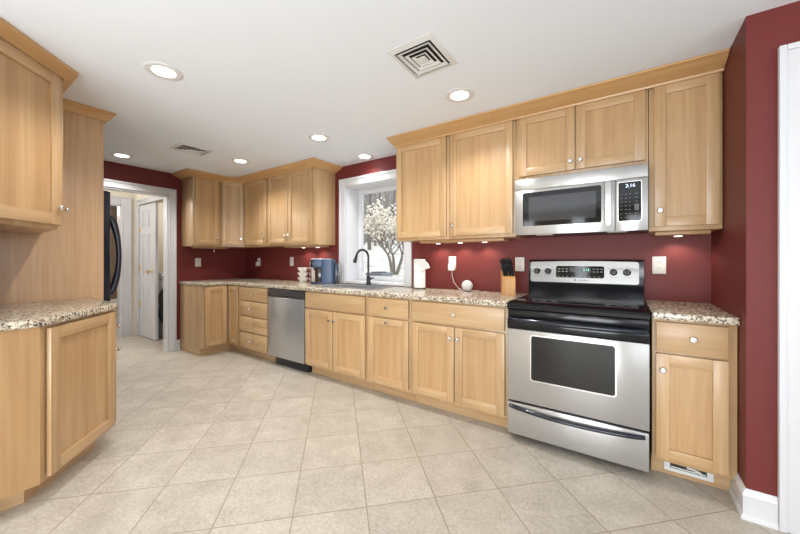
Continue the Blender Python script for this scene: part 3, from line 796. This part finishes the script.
b = MB(); b.prism([(PX+.002, YF+.003), (EX+o_, YF+.003), (EX+o_, EY+q), (BX+q, BY+o_), (PX+.002, BY+o_)], CZ0, CZ1, .007)
tag(b.build('countertop', GRAN), 'speckled granite countertop with a clipped corner in the left foreground', 'countertop', 'granite countertops')
# angled wall cabinet
UX, UY = -2.760, -2.438
VX = UX + (UY-(YF+.003))
c = thing('wall_cabinet', 'maple wall cabinet with an angled end door at upper left', 'cabinet', (-2.9, -2.6, UZ0), 'wall cabinets')
b = MB(); b.prism([(PX+.002, YF+.003), (VX, YF+.003), (UX, UY), (PX+.002, UY)], UZ0, UZ1, .001); b.build('carcass', WV, c)
U45 = Fr((UX, UY), (-1, 1), (1, 1)); ul = (VX-UX)*math.sqrt(2)
shaker(c, U45, -ul+.02, -.004, 1.402, 2.270, (-.030, 1.50), st=.064)
LUF = Fr((0, UY), (-1, 0), (0, 1))
shaker(c, LUF, 2.765, 3.285, 1.402, 2.270, (2.80, 1.50))
crown('crown_molding', [(PX+.062, UY+.022), (UX+.010, UY+.022), (VX+.020, YF+.012)][::-1], 'maple crown moulding over the angled wall cabinet at upper left', .062, 2.272,
      [(.002, 2.272), (.010, 2.272), (.014, 2.280), (.048, 2.302), (.062, 2.308), (.062, ZC-.001), (.002, ZC-.001)])

# ------------------------------------------------------------------ ceiling fixtures
def recessed(x, y, label, power=LAMP_W):
    t = thing('recessed_light', label, 'ceiling light', (x, y, ZC), 'recessed ceiling lights')
    b = MB(); b.lathe((x, y, ZC-.0005), (0, 0, -1), [(.062, 0), (.100, 0), (.100, .002), (.094, .005), (.078, .006), (.062, .003)], 36)
    b.build('trim_ring', VENTW, t)
    b = MB(); b.lathe((x, y, ZC-.0005), (0, 0, -1), [(.0005, .0), (.0615, .0), (.0615, .003), (.056, .005), (.0005, .0055)], 32)
    b.build('lens', LENS, t)
    l = bpy.data.lights.new('lamp', 'SPOT'); l.energy = power*4; l.spot_size = math.radians(140); l.spot_blend = .7; l.shadow_soft_size = .04; l.color = (1, .99, .97)
    o = bpy.data.objects.new('lamp', l); COL.objects.link(o); o.parent = t; o.location = (0, 0, -.016)
recessed(-2.28, -2.07, 'largest recessed ceiling light, above the left foreground')
recessed(-4.495, -1.655, 'recessed ceiling light nearest the cased opening')
recessed(-3.624, -.822, 'recessed ceiling light in front of the corner wall cabinets')
recessed(-2.330, -.813, 'recessed ceiling light in the middle of the room near the window')
recessed(-2.342, -.15, 'recessed ceiling light tight against the wall above the window', LAMP_W*.3)
recessed(-.931, -.806, 'recessed ceiling light beside the large square vent')
def diffuser(cx, cy, hx, hy, label):
    v = thing('ceiling_vent', label, 'vent', (cx, cy, ZC), 'ceiling vents')
    def ring(mb, s0, s1, z0, z1):
        A = lambda s, z: [Vector((cx+a*hx*s, cy+c_*hy*s, z)) for a, c_ in ((-1, -1), (1, -1), (1, 1), (-1, 1))]
        mb.loft([A(s0, z0), A(s1, z1), A(s1, z1+.0015), A(s0, z0+.0015)], closed=True)
    b = MB(); ring(b, .80, 1.0, ZC-.010, ZC-.002); ring(b, .80, .80001, ZC-.012, ZC-.001); b.build('frame', VENTW, v)
    b = MB(); b.box(cx-hx*.84, cx+hx*.84, cy-hy*.84, cy+hy*.84, ZC-.0016, ZC-.0006); b.build('duct_opening', VOID, v)
    for s0, s1 in ((.60, .72), (.40, .51), (.21, .32)):
        b = MB(); ring(b, s0, s1, ZC-.006, ZC-.013); b.build('louver', VENTW, v)
    b = MB(); b.box(cx-hx*.17, cx+hx*.17, cy-hy*.17, cy+hy*.17, ZC-.014, ZC-.010); b.build('center_plate', VENTW, v)
diffuser(-.927, -1.31, .140, .158, 'large square louvered ceiling vent in the foreground')
diffuser(-3.655, -1.32, .14, .158, 'smaller looking ceiling vent beyond, near the corner wall cabinets')

# ------------------------------------------------------------------ under-cabinet lights
def undercab(x0, x1, y0, y1, label, bulbs, power=UNDER_W, lit=True):
    cx, cy = (x0+x1)/2, (y0+y1)/2
    t = thing('under_cabinet_light', label, 'light', (cx, cy, UZ0), 'under-cabinet lights')
    b = MB(); b.box(x0, x1, y0, y1, UZ0-.024, UZ0-.001, .003); b.build('housing', flat('housing_white', srgb(176, 138, 100), .4), t)
    for q in bulbs:
        bx = (q, y1-.045) if isinstance(q, (int, float)) else q
        b = MB(); b.lathe((bx[0], bx[1], UZ0-.0245), (0, 0, -1), [(.022, 0), (.022, .001), (.016, .002), (.0005, .0022)], 18); b.build('lens', LENSW if lit else BAFFLE, t)
        if lit:
            l = bpy.data.lights.new('lamp', 'SPOT'); l.energy = power*4; l.spot_size = math.radians(150); l.spot_blend = .6; l.shadow_soft_size = .03; l.color = (1, .90, .78)
            o = bpy.data.objects.new('lamp', l); COL.objects.link(o); o.parent = t; o.location = (bx[0]-cx, bx[1]-cy, -.034)
    return t
undercab(-1.59, -.80, -.24, -.05, 'long under-cabinet light bar above the paper towels and speaker', (-1.47, -1.24, -1.01))
undercab(.165, .425, -.27, -.05, 'short under-cabinet light right of the microwave', (.295,))
undercab(-3.62, -2.99, -.24, -.05, 'under-cabinet light above the blue coffee maker', (-3.42, -3.15))
t = undercab(XW+.13, XW+.25, -.86, -.42, 'unlit under-cabinet light with a pull cord on the red end wall', (), lit=False)
b = MB(); b.tube([(XW+.255, -.62, UZ0-.012), (XW+.258, -.62, UZ0-.055)], .002, 6).sphere((XW+.258, -.62, UZ0-.062), .008, 10); b.build('pull_cord', BAFFLE, t)

# ------------------------------------------------------------------ outlets
def outlet(fr, s, z, label, double=False, plug=None):
    t = thing('wall_outlet', label, 'outlet', fr.w(s, 0, z), 'wall outlets')
    w_ = .038
    b = MB(fr); b.box(s-w_, s+w_, .0005, .006, z-.060, z+.060, .003); b.build('plate', PLATE, t)
    for k in (-1, 1):
        b = MB(fr); zc_ = z+k*.021
        b.loft([[fr.w(a, n_, zz) for a, zz in rrect(s-.017, s+.017, zc_-.0145, zc_+.0145, .007)] for n_ in (.006, .0075)])
        so = b.build('socket', flat('socket_white', srgb(222, 218, 210), .4), t)
        b = MB(fr); b.box(s-.008, s-.0055, .0076, .0079, zc_-.003, zc_+.007).box(s+.0055, s+.008, .0076, .0079, zc_-.003, zc_+.007).box(s-.002, s+.002, .0076, .0079, zc_-.009, zc_-.005); b.build('slots', SLOT, so)
    return t
EW = Fr((XW, 0), (0, 1), (1, 0))
outlet(EW, -.71, 1.162, 'white outlet on the red end wall below the first wall cabinet')
outlet(BF, -4.55, 1.165, 'white outlet in the corner with a plug in it')
outlet(BF, -3.778, 1.174, 'white outlet on the red wall between the corner and the coffee maker')
outlet(BF, -1.364, 1.170, 'white outlet with a charger plugged in above the round speaker')
outlet(BF, -.735, 1.160, 'white outlet partly behind the knife block')
outlet(BF, .203, 1.160, 'white outlet above the small right countertop')
b = MB(BF); b.box(-4.575, -4.525, .008, .045, 1.105, 1.165, .006); tag(b.build('power_plug', PLATE), 'small white plug in the corner outlet', 'plug')
a = thing('power_adapter', 'white charger in the outlet with a cable to the round speaker', 'charger', (-1.362, -.02, 1.13))
b = MB(BF); b.box(-1.392, -1.330, .008, .045, 1.095, 1.160, .006); b.build('plug_body', flat('grey_white_plastic', srgb(225, 224, 222), .4), a)
b = MB(); b.tube([(-1.355, -.03, 1.097), (-1.352, -.034, 1.05), (-1.325, -.05, .985), (-1.27, -.07, .935), (-1.22, -.095, .9185), (-1.17, -.05, .9175), (-1.12, -.035, .9175), (-1.08, -.045, .9178)], .0024, 8); b.build('cable', PLATE, a)

# ------------------------------------------------------------------ things on the long counter
s = thing('smart_speaker', 'round light grey fabric speaker on the granite counter', 'speaker', (-1.165, -.115, .914))
b = MB(); R_ = .050; b.lathe((-1.165, -.115, .9145+R_), (0, 0, 1), [(.028, -R_)] + [(R_*math.sin(math.radians(a)), -R_*math.cos(math.radians(a))) for a in range(36, 181, 9)], 28); b.build('shell', FABRIC, s)
b = MB(); b.lathe((-1.165, -.115, .9143), (0, 0, 1), [(.03, 0), (.034, .003), (.034, .006), (.0005, .006)], 24); b.build('base_ring', DARKGREY, s)
# paper towels
px_, py_ = -1.655, -.13
p = thing('paper_towel_roll', 'white paper towel roll standing on a holder right of the window', 'paper towels', (px_, py_, .914))
b = MB(); b.lathe((px_, py_, .9143), (0, 0, 1), [(.06, 0), (.06, .008), (.055, .012), (.0005, .012)], 28); b.build('holder_base', DARKGREY, p)
b = MB(); b.lathe((px_, py_, .928), (0, 0, 1), [(.021, 0), (.057, 0), (.057, .265), (.054, .277), (.021, .277)], 32); b.build('roll', PAPER, p)
b = MB(); b.lathe((px_, py_, .926), (0, 0, 1), [(.006, 0), (.006, .292), (.012, .296), (.0005, .304)], 14); b.build('holder_rod', DARKGREY, p)
fl = MB(); pts = [(-.02, -.058), (.02, -.058), (.055, -.048), (.085, -.034), (.115, -.014), (.13, -.002)]
lo = [.16, .16, .165, .175, .186, .190]; hi = [.277, .277, .277, .268, .238, .200]
for dn in (0,): 
    rings = [[Vector((px_+x*.9, py_+y-.002, .928+h0)), Vector((px_+x*.9, py_+y-.002, .928+h1)), Vector((px_+x*.9, py_+y-.005, .928+h1)), Vector((px_+x*.9, py_+y-.005, .928+h0))] for (x, y), h0, h1 in zip(pts, lo, hi)]
    fl.loft(rings)
fl.build('loose_sheet', PAPER, p)
# knife block
kx, ky = -.772, -.215
k = thing('knife_block', 'wooden knife block left of the range', 'knife block', (kx, ky, .914))
KB = Fr((kx, ky), Vector((.92, .39)), Vector((.39, -.92)))
b = MB(KB)
prof = [(-.085, .9145), (.055, .9145), (.055, 1.045), (.02, 1.085), (-.085, 1.115)]
b.profile(prof, -.048, .048); kb = b.build('block', BLOCKW, k)
for i, (a, n_, ln) in enumerate(((-.034, .035, .10), (-.012, .035, .095), (.012, .035, .10), (.034, .035, .09), (-.034, .0, .115), (-.010, .0, .12), (.014, .0, .115), (.034, -.01, .11), (-.02, -.045, .11), (.018, -.045, .115))):
    zz = (1.045+(.055-n_)/.035*.04 if n_ > .02 else 1.085+(.02-n_)/.105*.03) + .016
    kn = thing('knife', 'black handled knife slotted in the wooden block', 'knife', KB.w(a, n_, zz), 'knives in the block')
    dr_ = KB.w(-.22, .30, 1) - KB.w(0, 0, 0); dr_.normalize()
    p0 = KB.w(a, n_, zz-.012)
    b = MB(); b.tube([p0, p0+dr_*.03, p0+dr_*(ln*.6), p0+dr_*(ln*.93), p0+dr_*ln], [.010, .0115, .0105, .013, .007], 8); b.build('handle', BLACKP, kn)
    b = MB(); b.tube([p0-dr_*.003, p0+dr_*.004], .0085, 6); b.build('bolster', NICKEL, kn)
# coffee maker: its front faces the left part of the picture
kx, ky = -2.925, -.20
K = thing('coffee_maker', 'slate blue single-serve coffee maker left of the window', 'coffee maker', (kx, ky, .914))
fwd = Vector((-.86, -.51)); KM = Fr((kx, ky), Vector((-fwd.y, fwd.x))*-1, fwd)   # n points to the machine's front
KM = Fr((kx, ky), Vector((fwd.y*-1, fwd.x)), fwd)
b = MB(KM); b.loft([[KM.w(a, c_, z) for a, c_ in [(q.x, q.y) for q in rr(-.075, .075, -.13, .02, .03, 0)]] for z in (.9145, 1.20)]); b.build('body', BLUE, K)
b = MB(KM); b.box(-.073, .073, .0, .135, 1.105, 1.205, .014); hd = b.build('brew_head', BLUE, K)
b = MB(KM); b.lathe(KM.w(0, .085, 1.10), (0, 0, -1), [(.045, 0), (.04, .02), (.02, .03), (.0005, .03)], 20); b.build('nozzle', BLACKP, hd)
b = MB(KM); b.box(-.074, .074, .085, .142, 1.11, 1.198, .010); b.build('front_lever', BLACKP, hd)
b = MB(KM); b.box(-.070, .070, .012, .088, .940, 1.105, .004); b.build('cavity_panel', flat('dark_brown_gloss', (.03, .018, .014, 1), .15), K)
b = MB(KM); b.box(-.072, .072, .0, .14, .9145, .940, .006); b.build('drip_tray', flat('deep_blue_plastic', srgb(40, 55, 80), .3), K)
b = MB(KM); b.box(-.05, .05, -.09, .09, 1.2005, 1.212, .004); b.build('lid', flat('light_grey_plastic', srgb(190, 195, 200), .3), K)
b = MB(KM); b.box(-.045, .045, -.172, -.131, .925, 1.16, .012); b.build('water_tank', flat('tank_plastic', srgb(56, 64, 78), .15), K)
b = MB(); b.tube([KM.w(.02, -.172, 1.14), KM.w(.02, -.188, 1.125), KM.w(.02, -.190, 1.05), KM.w(.02, -.172, 1.02)], .008, 8); b.build('tank_handle', PRINT, K)
# stacked scalloped bowls and a wire pod rack
sx_, sy_ = -3.37, -.14
for i, lb in enumerate(('bottom', 'middle', 'top')):
    b = MB(); n = 40; z0 = .9145 + i*.062
    def ring(r0, z, amp): return [Vector((sx_+(r0+amp*math.cos(8*2*math.pi*j/n))*math.cos(2*math.pi*j/n), sy_+(r0+amp*math.cos(8*2*math.pi*j/n))*math.sin(2*math.pi*j/n), z)) for j in range(n)]
    b.loft([ring(.034, z0, 0), ring(.040, z0+.004, 0), ring(.052, z0+.030, .004), ring(.066, z0+.060, .008), ring(.062, z0+.0605, .008), ring(.055, z0+.032, .004), ring(.03, z0+.012, 0)])
    tag(b.build('scalloped_bowl', CERAMIC), lb+' white scalloped bowl of the stack left of the coffee maker', 'bowl', 'stacked scalloped bowls')
R0 = thing('pod_rack', 'pale wire and white coffee pod rack beside the blue coffee maker', 'pod rack', (-3.175, -.10, .914))
PR = Fr((-3.175, -.095), (.86, .51), (.51, -.86))
b = MB(PR); b.box(-.055, .055, -.055, .055, .9145, .922, .002).box(-.05, .05, -.045, .045, .922, 1.20, .006).box(-.058, .058, -.058, .058, 1.20, 1.215, .006); b.build('column', flat('warm_white_panel', srgb(206, 196, 184), .45), R0)
for i in range(4):
    for a_ in (-.066, .066):
        b = MB(); cz = .955+i*.068; n = 18
        b.tube([PR.w(a_+math.copysign(.006, a_)+.022*math.cos(2*math.pi*j/n)*.4, .03+.024*math.cos(2*math.pi*j/n), cz+.026*math.sin(2*math.pi*j/n)) for j in range(n)], .004, 6, closed=True); b.build('wire_loop', NICKEL, R0)

# ------------------------------------------------------------------ hall and laundry
hd_ = thing('door_3', 'white casing around the laundry closet in the hall', 'door frame', (-5.7, CY, 0)); tag(hd_, kind='structure')
HF = Fr((0, CY), (1, 0), (0, -1))
b = MB(HF); casing(b, HF, -6.31, -5.12, 2.06, .085); b.build('casing', WHITE, hd_)
he = thing('door_4', 'white casing of the tan bathroom opening at the hall end', 'door frame', (HX, -1.3, 0)); tag(he, kind='structure')
HE = Fr((HX, 0), (0, 1), (1, 0))
b = MB(HE); casing(b, HE, -2.1, -1.125, 2.05, .125); b.build('casing', WHITE, he)
b = MB(HE); b.box(-1.143, -1.125, -.11, 0, 0, 2.05).box(-2.1, -2.082, -.11, 0, 0, 2.05).box(-2.1, -1.125, -.11, 0, 2.032, 2.05); b.build('jamb', WHITE, he)
cd = thing('closet_door', 'white six-panel closet door half covering the laundry', 'door', (-5.98, CY, 0))
b = MB(HF)
X0, X1 = -6.305, -5.70
HFD = Fr((X0, CY), (1, 0), (0, -1))
b = MB(HFD); W_ = X1-X0; ZT = 2.045
mid = W_/2; st = .105
cols = [(st, mid-.045), (mid+.045, W_-st)]; rows = [(.23, .80), (.95, 1.58), (1.70, 1.94)]
b.box(0, W_, -.035, -.012, .012, ZT, .0)
xs = [0, cols[0][0], cols[0][1], cols[1][0], cols[1][1], W_]; zs = [.012, rows[0][0], rows[0][1], rows[1][0], rows[1][1], rows[2][0], rows[2][1], ZT]
for i in range(5):
    for j in range(7):
        if i in (1, 3) and j in (1, 3, 5):
            a0, a1, z0, z1 = xs[i], xs[i+1], zs[j], zs[j+1]
            b.loft([[HFD.w(x, -.012, z) for x, z in ((a0+.018, z0+.018), (a1-.018, z0+.018), (a1-.018, z1-.018), (a0+.018, z1-.018))],
                    [HFD.w(x, -.004, z) for x, z in ((a0+.045, z0+.045), (a1-.045, z0+.045), (a1-.045, z1-.045), (a0+.045, z1-.045))]])
        else: b.box(xs[i], xs[i+1], -.012, 0, zs[j], zs[j+1])
b.build('panel', WHITE, cd)
for z_ in (.46, 1.02, 1.62):
    b = MB(HFD); b.box(-.012, .012, .0, .006, z_, z_+.09, .001).lathe(HFD.w(-.004, .008, z_-.002), (0, 0, 1), [(.006, 0), (.006, .094), (.0004, .095)], 10); b.build('hinge', BRASS, cd)
b = MB(); b.lathe(HFD.w(W_-.12, 0, 1.02), (0, -1, 0), [(.026, 0), (.026, .005), (.010, .010), (.010, .035), (.022, .045), (.027, .058), (.022, .070), (.0005, .074)], 18); b.build('knob', BRASS, cd)
dy = thing('dryer', 'white front-loading dryer in the laundry closet', 'dryer', (-5.68, -.45, 0))
b = MB(); b.box(-6.00, -5.37, -.80, -.12, .012, .885, .012); b.build('cabinet', flat('appliance_white', srgb(225, 226, 228), .3), dy)
b = MB(); b.box(-6.00, -5.37, -.80, -.30, .887, 1.0, .015); cp = b.build('console', flat('console_grey', srgb(200, 202, 205), .35), dy)
b = MB(); b.lathe((-5.80, -.80, .945), (0, -1, 0), [(.03, 0), (.028, .02), (.0005, .022)], 18); b.build('dial', NICKEL, cp)
b = MB(); b.lathe((-5.67, -.80, .50), (0, -1, 0), [(.275, 0), (.275, .02), (.255, .035), (.235, .035)] , 40); b.lathe((-5.67, -.80, .5), (0, -1, 0), [(.27, .002), (.236, .03), (.1, .045), (.0005, .05)], 40); dd = b.build('door', flat('dark_door_plastic', (.03, .03, .035, 1), .2), dy)
b = MB(); b.box(-5.91, -5.43, -.842, -.832, .475, .52, .004); b.build('door_band', flat('grey_band', srgb(170, 172, 176), .35), dd)
for lx, ly, lb in ((-5.7, -2.2, 'unseen round fill light added in the hall'), (-7.7, -1.4, 'unseen round fill light added in the bathroom'), (-5.6, -.45, 'unseen round fill light added in the laundry closet')):
    hl = thing('added_ceiling_light', lb, 'ceiling light', (lx, ly, ZC))  # fill lamps added out of view to brighten hall, bathroom and closet
    b = MB(); b.lathe((lx, ly, ZC-.001), (0, 0, -1), [(.14, 0), (.15, .02), (.12, .06), (.05, .08), (.0005, .085)], 28); b.build('shade', LENS, hl)
    l = bpy.data.lights.new('lamp', 'POINT'); l.energy = 10 if ly > -1 else 42 if lx > -6 else 18; l.shadow_soft_size = .1; l.color = (1, .97, .92)
    o = bpy.data.objects.new('lamp', l); COL.objects.link(o); o.parent = hl; o.location = (0, 0, -.20)
# toilet in the bathroom
tx, ty = -8.05, -.80
to = thing('toilet', 'sliver of white toilet glimpsed through the bathroom opening', 'toilet', (tx, ty, 0))
def oval(cx, cy, rx, ry, z, n=24): return [Vector((cx+rx*math.cos(2*math.pi*i/n), cy+ry*math.sin(2*math.pi*i/n), z)) for i in range(n)]
b = MB(); b.loft([oval(tx, ty, .12, .20, 0), oval(tx, ty, .11, .18, .12), oval(tx, ty, .13, .20, .22), oval(tx, ty-.02, .19, .25, .38), oval(tx, ty-.02, .19, .25, .40)]); b.build('bowl', CERAMIC, to)
b = MB(); b.loft([oval(tx, ty-.02, .195, .255, .402), oval(tx, ty-.02, .20, .26, .425), oval(tx, ty-.02, .18, .24, .44)]); b.build('lid', CERAMIC, to)
b = MB(); b.box(tx-.21, tx+.21, ty+.25, ty+.43, .40, .76, .02).box(tx-.10, tx+.10, ty+.15, ty+.42, .0, .40, .02); b.build('tank', CERAMIC, to)

# ------------------------------------------------------------------ garden
GM, gt_, gb_ = nt('winter_lawn')
tc = N(gt_, 'ShaderNodeTexCoord'); n_ = N(gt_, 'ShaderNodeTexNoise'); n_.inputs['Scale'].default_value = 1.6; n_.inputs['Detail'].default_value = 6; n_.inputs['Roughness'].default_value = .7
rp = N(gt_, 'ShaderNodeValToRGB'); rp.color_ramp.elements[0].position = .35; rp.color_ramp.elements[0].color = srgb(150, 148, 136); rp.color_ramp.elements[1].position = .55; rp.color_ramp.elements[1].color = srgb(214, 214, 206)
gt_.links.new(tc.outputs['Object'], n_.inputs['Vector']); gt_.links.new(n_.outputs['Fac'], rp.inputs['Fac']); gt_.links.new(rp.outputs[0], gb_.inputs['Base Color']); gb_.inputs['Roughness'].default_value = .9
def gz(x, y): return .40 + .10*max(0, min(y, 4.6)-.6) + max(0, y-4.6)*.13 + .06*math.sin(x*.9+y*.5)*min(1, max(0, (y-2.5)/4))
b = keep(MB()); nx, ny = 40, 34
V = [[b.bm.verts.new((-22+28*i/nx, .45+21*j/ny, gz(-22+28*i/nx, .45+21*j/ny))) for j in range(ny+1)] for i in range(nx+1)]
for i in range(nx):
    for j in range(ny): b.bm.faces.new((V[i][j], V[i+1][j], V[i+1][j+1], V[i][j+1]))
g_ = struct('ground', b, GM, 'pale winter lawn sloping up outside the window', 'ground')
BARK = flat('grey_bark', srgb(128, 120, 112), .9, noise=14)
BARKD = flat('dark_bark', srgb(104, 98, 92), .9, noise=14)
TWIG = flat('grey_brown_twigs', srgb(150, 143, 137), .9)
BLOSS = flat('pale_blossom', srgb(226, 220, 206), .8)
def limb(mb, p, d, ln, r, depth, mi=0):
    pts = [p]; rad = [r]
    for k in range(3):
        d = (d + Vector((random.uniform(-.16, .16), random.uniform(-.16, .16), random.uniform(-.02, .12)))).normalized()
        pts.append(pts[-1]+d*ln/3); rad.append(r*(1-.16*(k+1)))
    mb.tube(pts, rad, 6 if depth > 0 else 4, mi)
    tips = []
    if depth > 0:
        for k in range(3):
            q = pts[1+k]; nd = (d + Vector((random.uniform(-.9, .9), random.uniform(-.9, .9), random.uniform(0, .6)))).normalized()
            tips += limb(mb, q, nd, ln*random.uniform(.55, .8), rad[1+k]*.62, depth-1, mi)
    else: tips = [pts[-1], pts[2]]
    return tips
bx_, by_ = -5.30, 4.6
bush = thing('flowering_shrub', 'multi-stemmed shrub covered in pale blossom outside the window', 'shrub', (bx_, by_, gz(bx_, by_)))
b = MB(); tips = []; random.seed(21)
for k in range(3):
    a_ = k*2.1+.3; d0 = Vector((.30*math.cos(a_), .30*math.sin(a_), 1)).normalized()
    p0 = Vector((bx_+.05*math.cos(a_), by_+.05*math.sin(a_), gz(bx_, by_)-.05)); p1 = p0 + d0*.62
    b.tube([p0, p0+d0*.5+Vector((.02, 0, 0)), p1], [.05, .042, .034], 7)
    for j in range(3):
        an = a_ + (j-1)*1.5
        tips += limb(b, p1, Vector((.75*math.cos(an), .75*math.sin(an), .8)).normalized(), .66, .022, 3)
b.build('stems', BARK, bush)
b = MB()
for q in tips:
    for k in range(2):
        c_ = q + Vector((random.gauss(0, .06), random.gauss(0, .06), random.gauss(0, .06)))
        r_ = random.uniform(.018, .042); ax = Vector((random.uniform(-1, 1), random.uniform(-1, 1), random.uniform(.0, 1))).normalized()
        b.lathe(c_, ax, [(.001, -r_*.6), (r_*.7, -r_*.2), (r_, r_*.3), (r_*.5, r_*.9), (.001, r_*1.1)], 5)
b.build('blossoms', BLOSS, bush)
rt = random.Random(3)
for i in range(11):
    y = 11.0 + (i*4 % 11)*.7; u = 352 + i*5.8
    a = (u-400)/F_PX; th = math.radians(YAW)
    x = (y+CAM_D)*(-math.sin(th)+a*math.cos(th))/(math.cos(th)+a*math.sin(th))
    t = thing('bare_tree', 'bare grey woodland tree on the slope outside the window', 'tree', (x, y, gz(x, y)), 'bare trees beyond the lawn')
    random.seed(i+50)
    r_ = rt.uniform(.05, .12); b = MB(); pts = [Vector((x, y, gz(x, y)-.1))]; hgt = rt.uniform(7, 10)
    for k in range(6): pts.append(pts[-1] + Vector((rt.uniform(-.12, .12), rt.uniform(-.12, .12), hgt/6)))
    b.tube(pts, [r_*(1-.12*k) for k in range(7)], 8); b.build('trunk', BARKD if i % 2 else BARK, t)
    b = MB()
    for k in range(9):
        q = pts[1+k % 5]; an = rt.uniform(0, 6.28)
        limb(b, q, Vector((math.cos(an), math.sin(an), .5)).normalized(), rt.uniform(.45, .8), r_*.28, 2)
    b.build('branches', TWIG, t)
b = MB(); rs = random.Random(9)
for k in range(34):
    x0 = -26+k*.95; y0 = 20.8+rs.uniform(-.4, .6); h0 = rs.uniform(5.0, 7.5)
    b.lathe((x0, y0, 2.4), (0, 0, 1), [(.9, 0), (1.1, h0*.3), (.9, h0*.65), (.4, h0*.92), (.02, h0)], 8)
HEDGE, ht, hb = nt('distant_brush')
tc = N(ht, 'ShaderNodeTexCoord'); mp = N(ht, 'ShaderNodeMapping'); mp.inputs['Scale'].default_value = (16, 16, 2.2); n_ = N(ht, 'ShaderNodeTexNoise'); n_.inputs['Scale'].default_value = 1; n_.inputs['Detail'].default_value = 5
rp = N(ht, 'ShaderNodeValToRGB'); rp.color_ramp.elements[0].position = .38; rp.color_ramp.elements[0].color = srgb(104, 101, 98); rp.color_ramp.elements[1].position = .64; rp.color_ramp.elements[1].color = srgb(158, 155, 151)
ht.links.new(tc.outputs['Object'], mp.inputs[0]); ht.links.new(mp.outputs[0], n_.inputs['Vector']); ht.links.new(n_.outputs['Fac'], rp.inputs['Fac']); ht.links.new(rp.outputs[0], hb.inputs['Base Color']); hb.inputs['Roughness'].default_value = 1
tag(b.build('woodland', HEDGE), 'grey brown woodland closing the view outside the window', 'woods', None, 'stuff')
ac = thing('air_conditioner_unit', 'grey outdoor unit on the lawn at the lower left of the window view', 'air conditioner', (-4.28, 2.6, .56))
gx, gy = -4.28, 2.6
b = MB(); b.box(gx-.22, gx+.22, gy-.2, gy+.2, .56, .93, .02); b.build('case', flat('grey_blue_metal', srgb(120, 126, 130), .5), ac)
b = MB(); b.lathe((gx, gy, .931), (0, 0, 1), [(.17, 0), (.17, .015), (.05, .02), (.001, .02)], 20); b.build('fan_grille', DARKGREY, ac)
for i, (sx_, sy_, r_) in enumerate(((-4.6, 6.5, .22), (-5.3, 7.4, .18), (-6.6, 8.2, .25), (-4.9, 5.6, .14), (-6.1, 6.6, .17))):
    b = MB(); b.sphere((sx_, sy_, gz(sx_, sy_)+r_*.2), r_, 12, .55); tag(b.build('garden_rock', BARK), 'grey rock lying on the pale lawn outside the window', 'rock', 'rocks on the lawn')
